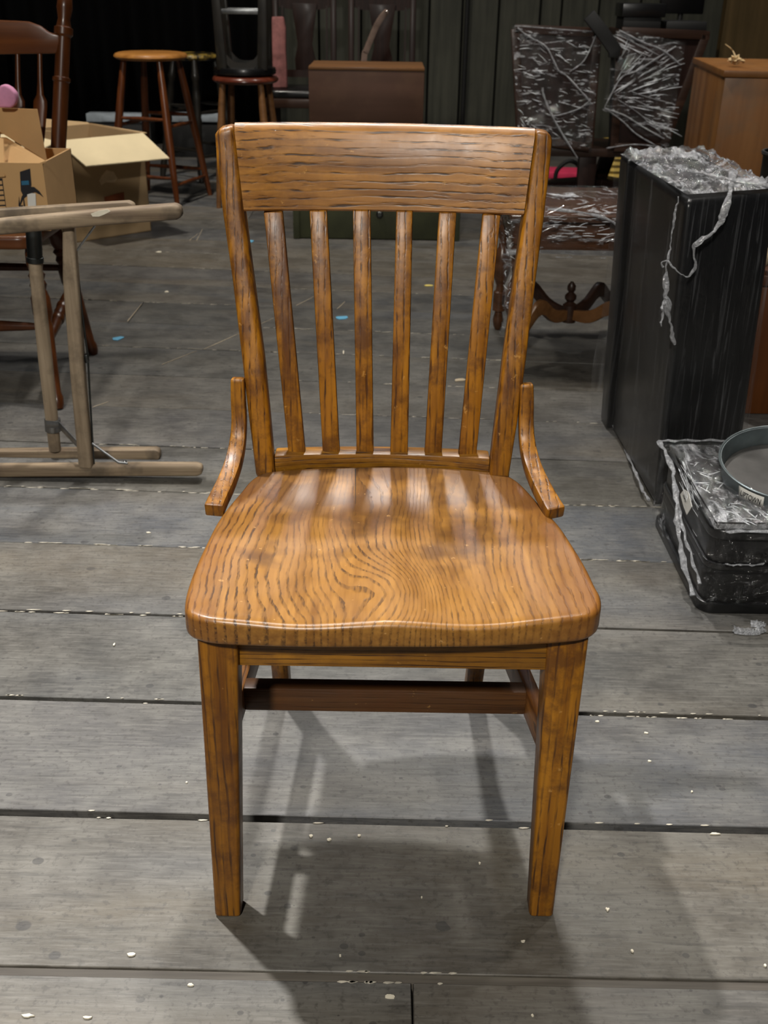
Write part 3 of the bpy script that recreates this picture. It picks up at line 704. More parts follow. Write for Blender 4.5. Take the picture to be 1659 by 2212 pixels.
def crump(seed, c, r, sq=(1,1,1), n=9, amp=.5, mat='film_rope', name='crumpled_film'):
    mb = MB()
    def fn(u, v):
        th = u*2*math.pi; ph = v*math.pi; d_ = Vector((math.sin(ph)*math.cos(th), math.sin(ph)*math.sin(th), math.cos(ph)))
        k_ = 1+amp*noise.noise(d_*2.3+Vector((seed, 0, 0)))*1.6+amp*.6*noise.noise(d_*6+Vector((0, seed, 0)))
        return Vector(c)+Vector((d_.x*sq[0], d_.y*sq[1], d_.z*sq[2]))*r*k_
    mb.grid(fn, n*2, n); return mb
o = crump(3, W(140, 405, .22)-Vector((.02, .16, 0)), .03, (1.3, .6, 1)).build('crumpled_bag', M['film_rope']); tag(rebase(o, W(140, 420, .19)), 'crumpled clear bag caught beside the floor carton', 'bag')
o.parent = None

# ------------------------------------------------------------------ stools
def stool(name, label, c, r, h, rt, rf, rot, smat, lmat, srungs=((.28, .62),), n=4, thick=.034, turned=False):
    base = Vector((c.x, c.y, 0)); t = thing(name, label, 'stool', base)
    MB().turned(base+Vector((0,0,h-thick)), base+Vector((0,0,h)), [(0, r*.86), (.15, r*.95), (.4, r), (.65, r*.99), (.85, r*.95), (.97, r*.86), (1, r*.7)], 36).build('seat', smat, t)
    tp, ft = [], []
    for i in range(n):
        a = rot+i*2*math.pi/n; d_ = Vector((math.cos(a), math.sin(a), 0))
        tp.append(base+d_*rt+Vector((0,0,h-thick*.8))); ft.append(base+d_*rf)
        pr = [(0,.014),(.2,.018),(.5,.020),(.8,.016),(1,.012)] if not turned else [(0,.014),(.1,.018),(.14,.024),(.18,.016),(.3,.022),(.45,.018),(.5,.024),(.55,.018),(.8,.017),(.92,.02),(1,.014)]
        MB().turned(tp[-1], ft[-1], pr, 12).build('leg', lmat, t)
    for i in range(n):
        j = (i+1) % n
        for u in (srungs[0] if i % 2 == 0 else [x+.05 for x in srungs[0]]):
            MB().turned(tp[i].lerp(ft[i], u), tp[j].lerp(ft[j], u), [(0,.007),(.5,.011),(1,.007)], 10).build('rung', lmat, t)
    return t
c_ = D(325, 112, 5.55)
stool('bar_stool', 'tall stool with worn tan round seat and red-brown legs, behind the carton', c_, .178, c_.z, .135, .26, math.radians(28), M['stoolseat'], M['stoolwood'], ((.40, .80),))
c_ = D(418, 114, 6.25)
stool('bar_stool', 'black painted stool with yellow-chipped seat edge, partly behind the tan stool', c_, .13, c_.z, .11, .22, math.radians(10), M['goldblack'], M['blackpaint'], ((.38, .74),), turned=True)
c_ = D(530, 162, 5.45)
s3 = stool('bar_stool', 'low red-brown round stool carrying an upturned black stool', c_, .160, c_.z, .13, .19, math.radians(40), M['redseat'], M['tan_wood'], ((.45, .8),))
zt_ = c_.z
b3 = thing('step_stool', 'black stool turned upside down on the red-brown stool', 'stool', (c_.x, c_.y, zt_))
bb = Vector((c_.x, c_.y, zt_))
MB().turned(bb+Vector((0,0,.001)), bb+Vector((0,0,.036)), [(0,.13),(.2,.148),(.6,.150),(1,.145)], 32).build('seat', M['black'], b3)
for sx in (-1, 1):
    for sy in (-1, 1):
        MB().bar([bb+Vector((sx*.095, sy*.09, .03)), bb+Vector((sx*.115, sy*.11, .52))], lambda u: lerp(.048, .036, u), .03, side=(1,0,0)).build('leg', M['blackpaint'], b3, bevel=.003)
for sy in (-1, 1):
    y_ = sy*.09
    arc = [bb+Vector((x*.082, y_, .04+.05*abs(x)**3)) for x in [i/6-1 for i in range(13)]]
    MB().loft([[p+Vector((0,-.01,-.02)), p+Vector((0,.01,-.02)), p+Vector((0,.01,.02)), p+Vector((0,-.01,.02))] for p in arc]).build('curved_apron', M['blackpaint'], b3)
z_ = D(525, 25, c_.y-.1).z
MB().bar([Vector((bb.x-.105, bb.y-.10, z_)), Vector((bb.x+.105, bb.y-.10, z_))], .014, .022).build('metal_crossbar', M['steel'], b3, bevel=.002)
MB().bar([Vector((bb.x-.105, bb.y+.10, z_)), Vector((bb.x+.105, bb.y+.10, z_))], .014, .022).build('metal_crossbar', M['steel'], b3, bevel=.002)

# ------------------------------------------------------------------ dark high-backed chairs
def hallchair(label, xl, xr, d, pads, seatmat):
    t = thing('high_back_chair', label, 'chair', ((xl+xr)/2, d-.2, 0))
    for x in (xl+.018, xr-.018):
        MB().bar([(x, d, 0), (x, d, .45), (x, d+.05, 1.22)], .034, .03, side=(1,0,0)).build('back_post', M['mahogany'], t, bevel=.004)
        MB().turned((x, d-.40, .42), (x, d-.40, 0), [(0,.022),(.15,.022),(.2,.014),(.3,.024),(.5,.018),(.85,.014),(.9,.02),(1,.016)], 14).build('front_leg', M['mahogany'], t)
    def rail(z0, z1, arch, name):
        pts = []
        for i in range(13):
            u = i/12; pts.append(Vector((lerp(xl+.02, xr-.02, u), d+.045*z0/1.2, z0+arch*abs(math.sin(math.pi*u*2))*.5)))
        up = [p+Vector((0, 0, z1-z0)) for p in pts]
        for i, p in enumerate(up): p.z = z1
        MB().extrude(pts+up[::-1], (0, .022, 0)).build(name, M['mahogany'], t)
    rail(.89, .98, -.045, 'cross_rail'); rail(1.10, 1.22, 0, 'top_rail'); rail(.50, .54, 0, 'lower_rail')
    w_ = xr-xl; cx = (xl+xr)/2
    sp = [(-.12,.52),(-.13,.60),(-.09,.68),(-.12,.78),(-.16,.90),(.16,.90),(.12,.78),(.09,.68),(.13,.60),(.12,.52)]
    MB().extrude([Vector((cx+x*w_*1.25, d+.02, z)) for x, z in sp], (0, .014, 0)).build('splat', M['mahogany'], t, bevel=.002)
    for s_ in (-1, 1): MB().bar([(cx+s_*w_*.345, d+.02, .52), (cx+s_*w_*.345, d+.04, .92)], .010, .01, side=(1,0,0)).build('spindle', M['mahogany'], t)
    MB().prism(roundrect(xl-.01, xr+.01, d-.43, d-.0, .03), .37, .42).build('seat_frame', M['mahogany_x'], t, bevel=.004)
    MB().prism(roundrect(xl, xr, d-.42, d-.03, .05), .42, .465).build('cushion', seatmat, t, bevel=.015, seg=3)
    return t
xl, xr = D(590, 120, 6.75).x, D(727, 120, 6.75).x
hallchair('dark carved high-back chair with black cushion, left of the pair behind the brown box', xl-.0, xr, 6.75, True, M['black'])
xl2, xr2 = D(752, 120, 6.75).x, D(897, 120, 6.75).x
hallchair('dark carved high-back chair, right of the pair behind the brown box', xl2, xr2, 6.75, False, M['mahogany_x'])
q = [D(x, y, 6.42) for x, y in ((586, 36), (612, 36), (617, 60), (617, 110), (619, 140), (614, 156), (588, 158))]
lo = [Vector((q[4].x, 6.42, .466)), Vector((q[6].x, 6.42, .466))]
o = MB().extrude(q[:5]+[lo[0], lo[1]], (0, .05, 0)).build('upholstered_pad', M['pink'], None, bevel=.01, seg=3)
tag(rebase(o, (q[0].x, 6.44, .466)), 'tall dusty pink upholstered pad propped beside the upturned black stool', 'cushion')
# bentwood arm
P = [(786,128),(790,112),(800,86),(812,58),(824,38),(834,27),(838,26)]
path = [D(x, y, 6.05) for x, y in P]; path = [Vector((path[0].x-.03, 6.05, .0)), Vector((path[0].x-.02, 6.05, .35))]+path
o = MB().bar(catmull(path, 4), lambda u: .030, .012, side=(1, .3, 0)).build('bentwood_arm', M['bent_gloss'], None, bevel=.003)
tag(rebase(o, (path[0].x, 6.05, 0)), 'glossy curved bentwood strip rising behind the brown box', 'wood strip')

# ------------------------------------------------------------------ trunk and brown box
tr_ = thing('trunk', 'olive green trunk on the floor, seen between the oak chair slats', 'trunk', W(815, 518, 0))
a, b = W(634, 519), W(990, 518); yt0 = (a.y+b.y)/2
MB().box((a.x, yt0, .002), (b.x, yt0+.42, .33)).build('trunk_body', M['olive'], tr_, bevel=.008)
MB().box((a.x-.004, yt0-.006, .335), (b.x+.004, yt0+.426, .40)).build('lid', M['olive'], tr_, bevel=.008)
for x in (a.x+.012, b.x-.012): MB().box((x-.014, yt0-.006, .002), (x+.014, yt0+.0, .33)).build('edge_strip', M['olive'], tr_, bevel=.002)
for p in (820,): 
    c_ = D(p, 463, yt0-.006); MB().turned(c_+Vector((0,.004,0)), c_+Vector((0,-.012,0)), [(0,.016),(.6,.016),(1,.008)], 14).build('latch', M['steel_dark'], tr_)
bx = thing('storage_box', 'plain brown wooden box with lighter top edge, stacked on the green trunk', 'box', (0, yt0, .40))
a, b = D(666, 150, yt0+.02), D(917, 154, yt0+.02); zt_ = a.z
MB().box((a.x, yt0+.02, .401), (b.x, yt0+.36, zt_)).build('box_body', M['brownbox'], bx, bevel=.002)
MB().box((a.x, yt0+.018, zt_), (b.x, yt0+.38, zt_+.012)).build('box_top', M['tan_wood'], bx, bevel=.002)

# ------------------------------------------------------------------ light battens
for x0, x1, lb in ((185, 318, 'white strip light lying at the foot of the curtain, left one'), (352, 500, 'white strip light lying behind the stool legs, right one')):
    p, q = D(x0, 246, 6.95), D(x1, 246, 6.95); t = thing('strip_light', lb, 'lamp', ((p.x+q.x)/2, 6.95, 0))
    zt_ = (p.z+q.z)/2
    MB().box((p.x, 6.95, zt_-.050), (q.x, 7.05, zt_)).build('housing', M['batten'], t, bevel=.004)
    MB().box((p.x+.1, 6.944, zt_-.046), (q.x, 6.952, zt_-.012)).build('front_cover', M['batten'], t, bevel=.003)
    MB().box((p.x-.01, 6.96, .001), (q.x+.01, 7.12, zt_-.051)).build('trough', M['black_matte'], t, bevel=.004)

# ------------------------------------------------------------------ film-wrapped square table with scrolled stretcher
tw = thing('side_table', 'small walnut table with turned legs and scrolled cross stretcher, wrapped in film', 'table', W(1240, 760, 0))
fx0, fx1 = W(1092, 798).x+.012, W(1392, 812).x; fy0 = W(1092, 798).y; fy1 = fy0+.40; tz = .455
tw.location = ((fx0+fx1)/2, fy0+.2, 0)
prof_l = [(0,.021),(.14,.021),(.15,.014),(.18,.021),(.21,.014),(.27,.019),(.33,.013),(.37,.013),(.40,.020),(.46,.027),(.55,.030),(.62,.020),(.66,.013),(.70,.015),(.71,.021),(.85,.021),(.86,.012),(.92,.018),(.97,.015),(1,.008)]
for x in (fx0, fx1):
    for y in (fy0, fy1): MB().turned((x, y, tz-.02), (x, y, 0), prof_l, 18).build('leg', M['walnut'], tw)
MB().prism([(fx0-.03, fy0-.03), (fx1+.03, fy0-.03), (fx1+.03, fy1+.03), (fx0-.03, fy1+.03)], tz-.018, tz).build('tabletop', M['walnut'], tw, bevel=.004)
for y in (fy0, fy1): MB().box((fx0, y-.01, tz-.098), (fx1, y+.01, tz-.019)).build('apron', M['walnut'], tw, bevel=.002)
for x in (fx0, fx1): MB().box((x-.01, fy0+.01, tz-.098), (x+.01, fy1-.01, tz-.019)).build('apron', M['walnut'], tw, bevel=.002)
cx, cy_ = (fx0+fx1)/2, (fy0+fy1)/2
def scroll(x0, y0, x1, y1):
    c0, c1 = Vector((x0, y0, 0)), Vector((x1, y1, 0)); low, up_ = [], []
    for i in range(17):
        u = i/16; p = c0.lerp(c1, u); z = .085+.050*math.exp(-((u-.48)/.20)**2)+.015*u; hgt = lerp(.030, .045, math.sin(math.pi*u))
        low.append(p+Vector((0,0,z))); up_.append(p+Vector((0,0,z+hgt)))
    n = (c1-c0).normalized().cross(Vector((0,0,1)))*.018
    return MB().loft([[a-n*.5, a+n*.5, b+n*.5, b-n*.5] for a, b in zip(low, up_)])
for x in (fx0, fx1):
    for y in (fy0, fy1): scroll(x, y, cx+(.012 if x > cx else -.012), cy_+(.012 if y > cy_ else -.012)).build('scroll_stretcher', M['tan_wood'] if y == fy0 else M['mahogany_x'], tw, bevel=.002)
MB().turned((cx, cy_, .09), (cx, cy_, .215), [(0,.022),(.3,.024),(.42,.022),(.50,.010),(.58,.018),(.66,.018),(.74,.008),(.80,.013),(.90,.013),(1,.004)], 16).build('finial', M['mahogany_x'], tw)
def wrapbox(x0, x1, y0, y1, z0, z1, amp, seed, mat, nu=40, nv=10, top=True):
    mb = MB(); per = [(x0,y0),(x1,y0),(x1,y1),(x0,y1)]
    L = [x1-x0, y1-y0, x1-x0, y1-y0]; T = sum(L)
    def pt(s):
        s = (s % 1)*T
        for i in range(4):
            if s <= L[i] or i == 3:
                a, b = per[i], per[(i+1) % 4]; u = min(1, s/L[i]); return Vector((lerp(a[0], b[0], u), lerp(a[1], b[1], u), 0))
            s -= L[i]
    c_ = Vector(((x0+x1)/2, (y0+y1)/2, 0))
    def fn(u, v):
        p = pt(u); d_ = (p-c_).normalized(); z = lerp(z0, z1, v); q = Vector((p.x, p.y, z))
        return q+d_*(amp*abs(noise.noise(q*14+Vector((seed,0,0)))))
    mb.grid(fn, nu, nv)
    if top:
        def ft(u, v):
            x, y = lerp(x0, x1, u), lerp(y0, y1, v); e = min(u, 1-u, v, 1-v); return Vector((x, y, z1+(.001+amp*abs(noise.noise(Vector((x*17, y*17, seed)))) if e > 0 else 0)))
        mb.grid(ft, 16, 16)
    return mb
wrapbox(fx0-.036, fx1+.036, fy0-.036, fy1+.036, tz-.115, tz+.004, .010, 1, M['film_x'], 60, 6).build('plastic_wrap', M['film_x'], tw)
def legwrap(u, v):
    a = u*2*math.pi; z = lerp(.10, tz-.10, v); r_ = .030+.014*abs(noise.noise(Vector((math.cos(a)*1.2, math.sin(a)*1.2, z*22)))); r_ += .012*(v**3)
    return Vector((fx0+r_*math.cos(a), fy0+r_*math.sin(a), z))
MB().grid(legwrap, 24, 26).build('plastic_wrap', M['film_x'], tw)
P = [D(1183, 452, fy0-.04), D(1235, 456, fy0-.045), D(1290, 466, fy0-.05), D(1325, 480, fy0-.05), D(1345, 500, fy0-.05)]
MB().tube(catmull(P, 5), lambda u: .005+.005*math.sin(u*9)**2, 8, .5).build('film_fold', M['film_rope'], tw)

# ------------------------------------------------------------------ dark wrapped stand
dk = 5.35
st = thing('display_stand', 'dark mahogany two-panel stand on a low platform, panels wrapped in clear film', 'stand', W(1270, 440, 0))
bz = .055
poly = [W(1150, 425, bz), W(1236, 434, bz), W(1352, 427, bz), W(1400, 400, bz), W(1300, 378, bz), W(1190, 392, bz)]
MB().prism([(p.x, p.y) for p in poly], .001, bz).build('platform', M['mahogany_x'], st, bevel=.004)
poly = [W(1160, 398, .10), W(1240, 393, .10), W(1300, 388, .10), W(1360, 398, .10), W(1350, 386, .10), W(1300, 377, .10), W(1190, 386, .10)]
MB().prism([(p.x, p.y) for p in poly], bz, .10).build('platform_rail', M['mahogany'], st, bevel=.003)
p = W(1262, 424, bz)
zs = D(1262, 330, p.y).z
MB().bar([Vector((p.x, p.y, bz)), Vector((p.x-.004, p.y, zs))], .088, .05, side=(1,0,0)).build('pedestal', M['mahogany'], st, bevel=.003)
q0, q1 = D(1293, 395, p.y+.35), D(1318, 322, p.y+.30)
MB().bar([Vector((q0.x, q0.y, bz+.03)), q1], .07, .05, side=(1,0,0)).build('pedestal', M['mahogany'], st, bevel=.003)
a, b = D(1180, 326, p.y), D(1452, 322, p.y)
MB().box((a.x, p.y-.04, a.z-.02), (b.x, p.y+.36, a.z+.02)).build('shelf', M['mahogany_x'], st, bevel=.003)
yp = p.y-.05
def panel(c, nm):
    tl, tr2, br, bl = [D(x, y, yp) for x, y in c]
    pn = MB().extrude([tl, tr2, br, bl], (0, .02, 0)).build(nm, M['mahogany'], st, bevel=.002)
    for a_, b_ in ((tl, tr2), (tr2, br), (br, bl), (bl, tl)):
        MB().bar([a_+Vector((0,-.004,0)), b_+Vector((0,-.004,0))], .018, .04, side=(0,1,0)).build('panel_frame', M['mahogany_x'], pn, bevel=.002)
panel(((1112, 62), (1290, 70), (1272, 318), (1124, 300)), 'panel'); panel(((1342, 68), (1524, 76), (1432, 318), (1326, 318)), 'panel')
def sheet(corners, y, seed, nm='plastic_wrap', amp=.03, mat='film_x'):
    c = [D(x, yy, y) for x, yy in corners]
    def fn(u, v):
        p_ = c[0].lerp(c[1], u).lerp(c[3].lerp(c[2], u), v); return p_-Vector((0, amp*abs(noise.noise(p_*9+Vector((seed, 0, 0))))+.004, 0))
    return MB().grid(fn, 26, 26).build(nm, M[mat], st)
sheet(((1106, 56), (1298, 64), (1276, 322), (1120, 306)), yp-.024, 1); sheet(((1333, 62), (1480, 92), (1442, 322), (1300, 236)), yp-.024, 5)
def strand(pts, r, n=6, parent=st, name='film_strand', y=yp-.04):
    MB().tube(catmull([D(*q_, y) for q_ in pts], n), lambda u: r*(.55+.45*math.sin(u*23+len(pts))**2)*(1 if u < .9 else .5), 8, .45).build(name, M['film_rope'], parent)
strand([(1118,60),(1140,78),(1180,102),(1205,150),(1225,165),(1262,205),(1276,222)], .011)
strand([(1112,56),(1170,60),(1230,65),(1296,68)], .006); strand([(1276,215),(1250,235),(1200,250),(1178,245)], .008)
strand([(1172,190),(1174,205),(1190,245),(1215,290),(1248,342)], .013); strand([(1338,66),(1390,92),(1430,108),(1470,140)], .012)
strand([(1338,74),(1380,98),(1425,120)], .006); strand([(1460,100),(1420,125),(1378,152),(1345,165),(1325,195),(1306,232)], .010)
strand([(1306,234),(1350,250),(1390,275),(1435,300)], .010); strand([(1310,236),(1345,262),(1375,290),(1420,316)], .009)
strand([(1330,205),(1370,215),(1410,235)], .004); strand([(1365,198),(1400,210),(1458,225)], .004); strand([(1335,215),(1380,245),(1430,290)], .004)
strand([(1290,70),(1262,130),(1230,155)], .007); strand([(1310,320),(1370,312),(1430,318)], .007)
def glints(poly_l, poly_r, n, ang0, ang1, L0, L1, r0, seed, y=yp-.035, parent=st, focus=None):
    """highlights painted as thin white strands: short creases in the film, scattered between a left and a right edge given as (top, bottom) pixels"""
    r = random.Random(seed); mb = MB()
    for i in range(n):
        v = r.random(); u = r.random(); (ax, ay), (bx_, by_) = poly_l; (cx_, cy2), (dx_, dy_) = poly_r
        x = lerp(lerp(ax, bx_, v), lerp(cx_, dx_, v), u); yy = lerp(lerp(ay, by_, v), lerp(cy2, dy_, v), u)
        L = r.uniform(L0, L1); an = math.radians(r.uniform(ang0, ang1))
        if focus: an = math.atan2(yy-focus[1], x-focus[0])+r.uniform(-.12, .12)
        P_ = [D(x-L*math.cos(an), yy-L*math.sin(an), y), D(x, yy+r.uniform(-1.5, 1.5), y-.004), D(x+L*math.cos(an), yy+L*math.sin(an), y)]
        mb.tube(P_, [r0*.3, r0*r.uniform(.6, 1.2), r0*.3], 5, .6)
    o = mb.build('film_glint', M['film_glint'], parent); o['kind'] = 'stuff'
glints(((1118,80),(1126,290)), ((1285,90),(1265,300)), 60, -15, 60, 2, 14, .0021, 1)
glints(((1120,100),(1122,230)), ((1170,110),(1170,230)), 22, -10, 20, 3, 14, .0022, 2)
glints(((1345,90),(1330,220)), ((1470,130),(1450,310)), 70, 0, 30, 3, 30, .0022, 3, focus=(1300, 215))
glints(((1335,70),(1335,100)), ((1400,95),(1400,120)), 16, 20, 32, 6, 26, .0026, 4)
# black bar leaning between the panels
yb_ = yp-.06
foot_ = Vector((D(1318, 320, p.y+.02).x, p.y+.02, a.z+.022))
o = MB().bar([D(1272, 32, yb_), D(1300, 68, yb_), D(1328, 108, yb_), D(1325, 125, yb_)], lambda u: .06 if u < .8 else .05, .03, side=(1,.0,.6)).build('flat_case', M['black_matte'], None, bevel=.004)
for_ = MB().bar([D(1324, 110, yb_+.02), foot_], .018, .014, side=(1,0,0)).build('tail', M['black_matte'], o)
for v in for_.data.vertices: pass
off = D(1324, 125, yb_)
tag(o, 'black angled bar leaning between the two wrapped panels', 'bar')
# things on the dark stand top
topz = D(1435, 66, p.y).z
tb = MB().box((D(1345, 66, p.y).x, yp+.03, topz-.03), (D(1532, 70, p.y).x, p.y+.36, topz)).build('top_board', M['mahogany_x'], st, bevel=.003)
MB().bar([Vector((D(1505, 100, p.y+.3).x, p.y+.3, topz-.03)), Vector((D(1425, 330, p.y+.3).x, p.y+.3, a.z))], .05, .03, side=(1,0,0)).build('rear_support', M['mahogany'], st, bevel=.003)
def sbox(px0, py0, px1, py1, y, dep, nm, lb, cat, mat, lift=0):
    a_, b_ = D(px0, py0, y), D(px1, py1, y)
    o = MB().box((a_.x, y, b_.z), (b_.x, y+dep, a_.z)).build(nm, mat, None, bevel=.004); return tag(rebase(o, ((a_.x+b_.x)/2, y+dep/2, b_.z)), lb, cat)
y_ = p.y+.02
z1_ = D(1345, 34, y_).z; z2_ = D(1345, 10, y_).z
def zbox(px0, px1, z0, z1, y, dep, nm, lb, cat, mat, tilt=0):
    a_, b_ = D(px0, 50, y).x, D(px1, 50, y).x
    o = MB().box((a_, y, z0), (b_, y+dep, z1)).build(nm, mat, None, bevel=.004); tag(rebase(o, ((a_+b_)/2, y+dep/2, z0)), lb, cat)
    if tilt: o.rotation_euler.y = tilt
    return o
zbox(1346, 1428, topz+.001, topz+.055, y_, .18, 'black_box', 'black box on the wrapped stand, under a second black box', 'box', M['black_matte'])
zbox(1342, 1436, topz+.056, topz+.115, y_-.01, .18, 'black_box', 'black box topmost of the stack on the wrapped stand', 'box', M['black'])
zbox(1440, 1528, topz+.001, topz+.040, y_, .2, 'black_box', 'low flat black box right of the stack on the wrapped stand', 'box', M['black_matte'])
mo = thing('monitor', 'black flat monitor on a pole stand at the top right edge', 'monitor', (D(1508, 60, p.y+.3).x, p.y+.3, 0))
xm0, xm1 = D(1458, 20, p.y+.28).x, D(1558, 20, p.y+.28).x; zm = D(1500, 34, p.y+.28).z
MB().box((xm0, p.y+.60, zm), (xm1, p.y+.64, zm+.26)).build('screen', M['black'], mo, bevel=.006)
MB().tube([((xm0+xm1)/2, p.y+.62, .01), ((xm0+xm1)/2, p.y+.62, zm)], .014, 10).build('pole', M['black_matte'], mo)
MB().box(((xm0+xm1)/2-.15, p.y+.52, .001), ((xm0+xm1)/2+.15, p.y+.72, .012)).build('base', M['black_matte'], mo)
# basket, magenta book, bent tube
q = W(1326, 385, 0)
bk = thing('basket', 'yellow ribbed basket behind the dark platform', 'basket', q)
prf = [(0,.075)]+[(i/24, .078+.012*i/24+.004*math.sin(i*math.pi/2)) for i in range(1, 25)]
MB().turned(q+Vector((0,.05,.001)), q+Vector((0,.05,.21)), prf, 24).build('ribbed_body', M['yellow'], bk)
q = W(1195, 386, 0)
o = MB().prism([(q.x-.03, q.y), (q.x+.17, q.y-.03), (q.x+.18, q.y+.20), (q.x-.02, q.y+.22)], .001, .035).build('book', M['magenta'], None, bevel=.003)
tag(rebase(o, (q.x+.07, q.y+.1, 0)), 'magenta covered book on the floor behind the dark platform', 'book')
P = [W(1196, 372, .0)]+[D(x, y, 6.2) for x, y in ((1197,362),(1212,355),(1228,357),(1235,370))]
o = MB().tube(catmull([(q.x-.02, 6.16, .012), (q.x-.01, 6.16, .08), (q.x+.05, 6.16, .13), (q.x+.11, 6.16, .10), (q.x+.13, 6.16, .012)], 6), .012, 10).build('cable_loop', M['black_matte'])
tag(rebase(o, (q.x+.05, 6.16, 0)), 'black hose loop standing behind the magenta book', 'hose')

glints(((1180,446),(1184,515)), ((1350,440),(1350,525)), 60, -25, 10, 3, 18, .0016, 6, y=fy0-.047, parent=tw)
glints(((1090,475),(1092,690)), ((1122,475),(1118,700)), 46, -80, 80, 2, 8, .0013, 7, y=fy0-.036, parent=tw)
# ------------------------------------------------------------------ orange-brown cabinet with knotted twine, bucket
cab = thing('cabinet', 'plain orange-brown plywood cabinet with overhanging top, at the right', 'cabinet', W(1560, 700, 0))
hc = .76
fc, lb_ = W(1564, 152, hc), W(1497, 124, hc); rc = fc+Vector((.60, -.05, 0)); rb = lb_+Vector((.60, -.05, 0))
cab.location = (fc.x+.2, fc.y+.2, 0)
ctr = (fc+rb)/2
def inn(p_, k_=.97): return ctr+(p_-ctr)*k_
MB().loft([[Vector((q_.x, q_.y, z)) for q_ in map(inn, (fc, rc, rb, lb_))] for z in (.001, hc-.022)]).build('cabinet_body', M['cabinet'], cab, bevel=.003)
MB().loft([[Vector((q_.x, q_.y, z)) for q_ in (fc, rc, rb, lb_)] for z in (hc-.022, hc)]).build('top', M['cabinet'], cab, bevel=.002)
kn = crump(8, W(1590, 129, hc+.024), .017, (1.2, 1, .75), amp=.8); 
kt = thing('twine_knot', 'frayed knot of pale twine lying on top of the cabinet', 'twine', W(1590, 133, hc+.006))
kn.build('knot', M['twine'], kt)
MB().tube(catmull([W(1590, 126, hc+.02), D(1584, 112, W(1590,126,hc).y), D(1578, 104, W(1590,126,hc).y), D(1567, 96, W(1590,126,hc).y)], 5), lambda u: .0035*(1-.5*u), 8).build('loose_end', M['twine'], kt)
MB().tube(catmull([W(1596, 128, hc+.015), W(1604, 130, hc+.012), W(1606, 134, hc+.004)], 5), .004, 8).build('loose_end', M['twine'], kt)
# bucket stands on a crate right of the case
ct = thing('crate', 'red-brown wooden chest standing behind the black case at the right edge', 'chest', (1.25, 2.9, 0))
xx0 = D(1590, 900, 2.62).x-.03
MB().box((xx0, 2.62, .001), (1.7, 3.25, .345)).build('chest_body', M['chest'], ct, bevel=.004)
MB().box((xx0-.004, 2.614, .349), (1.704, 3.256, .375)).build('lid', M['chest'], ct, bevel=.003)
pb = W(1690, 395, .376)
bu = thing('bucket', 'dark metal can with light rim on the chest, cut by the right edge', 'bucket', (D(1690, 380, 2.8).x, 2.95, .376))
bc = Vector((D(1706, 380, 2.86).x, 2.86, .376)); zr = D(1690, 330, 2.86).z
MB().turned(bc, Vector((bc.x, bc.y, zr)), [(0,.066),(.02,.070),(.97,.076),(.975,.080),(1,.080),(1.0,.074),(.97,.073),(.05,.066)], 32).build('can_body', M['steel_dark'], bu)
MB().turned(Vector((bc.x, bc.y, zr-.004)), Vector((bc.x, bc.y, zr+.003)), [(0,.080),(.5,.082),(1,.080),(1,.075),(0,.075)], 32).build('rim', M['steel'], bu)
o = MB().tube(catmull([(xx0+.02, 2.64, .379+.02), (xx0+.05, 2.66, .41), (xx0+.10, 2.64, .43), (xx0+.2, 2.68, .44)], 5), lambda u: .022, 12).build('cloth_roll', M['cream']); tag(rebase(o, (xx0+.08, 2.66, .376)), 'cream rolled cloth on the red-brown chest beside the black case', 'cloth')
o.location.z += .004

# ------------------------------------------------------------------ tall black case wrapped in film
bc_ = thing('equipment_case', 'tall black case standing upright, wrapped in clear film', 'case', (.68, 2.3, 0))
fl0, bl0 = W(1414, 1098), W(1306, 905); fr0 = fl0+Vector((.205, .09, 0)); br0 = bl0+Vector((.205, .09, 0))
flt, blt = D(1484, 425, fl0.y+.005), D(1378, 350, bl0.y-.01); zt2 = (flt.z+blt.z)/2
def Z(p_, z): return Vector((p_.x, p_.y, z))
s_ = .84; ml, mr = fl0.lerp(bl0, s_), fr0.lerp(br0, s_)
dt = Vector((flt.x-fl0.x, flt.y-fl0.y, 0))
MB().loft([[Z(fl0, .003), Z(fr0, .003), Z(mr, .003), Z(ml, .003)], [Z(fl0+dt, zt2), Z(fr0+dt, zt2), Z(mr+dt, zt2), Z(ml+dt, zt2)]]).build('case_body', M['black'], bc_, bevel=.016, seg=4)
e = Vector((-.012, 0, 0)); ml2, mr2 = fl0.lerp(bl0, s_+.012)+e, fr0.lerp(br0, s_+.012)
MB().loft([[Z(ml2, .0), Z(mr2, .0), Z(br0, .0), Z(bl0+e, .0)], [Z(ml2+dt, zt2+.008), Z(mr2+dt, zt2+.008), Z(br0+dt, zt2+.008), Z(bl0+e+dt, zt2+.008)]]).build('lid', M['black'], bc_, bevel=.010, seg=3)
def casewrap(u, v):
    per = [fl0, bl0+e*1.5, br0, fr0, fl0]; s = u*4; i = min(3, int(s)); p_ = per[i].lerp(per[i+1], s-i)
    c0_ = (fl0+br0)/2; d_ = (p_-c0_); d_.z = 0; d_.normalize(); q_ = Vector((p_.x, p_.y, 0))+dt*v
    flare = .03*math.exp(-((u-.25)/.08)**2)*math.exp(-((v-.12)/.25)**2)
    return Vector((q_.x, q_.y, lerp(.01, zt2+.004, v)))+d_*(.006+.006*abs(noise.noise(Vector((u*30, v*2, 0))))+flare)
MB().grid(casewrap, 96, 20).build('plastic_wrap', M['film_v'], bc_)
def topwrap(u, v):
    a_ = (fl0+dt).lerp(bl0+e+dt, v); b_ = (fr0+dt).lerp(br0+dt, v); p_ = a_.lerp(b_, u)
    edge = min(u, 1-u, v, 1-v)
    return Vector((p_.x, p_.y, zt2+.010+(.020*abs(noise.noise(Vector((p_.x*22, p_.y*16, 3))))+.012*abs(noise.noise(Vector((p_.x*60, p_.y*50, 7)))))*(1 if edge > 0 else 0)))
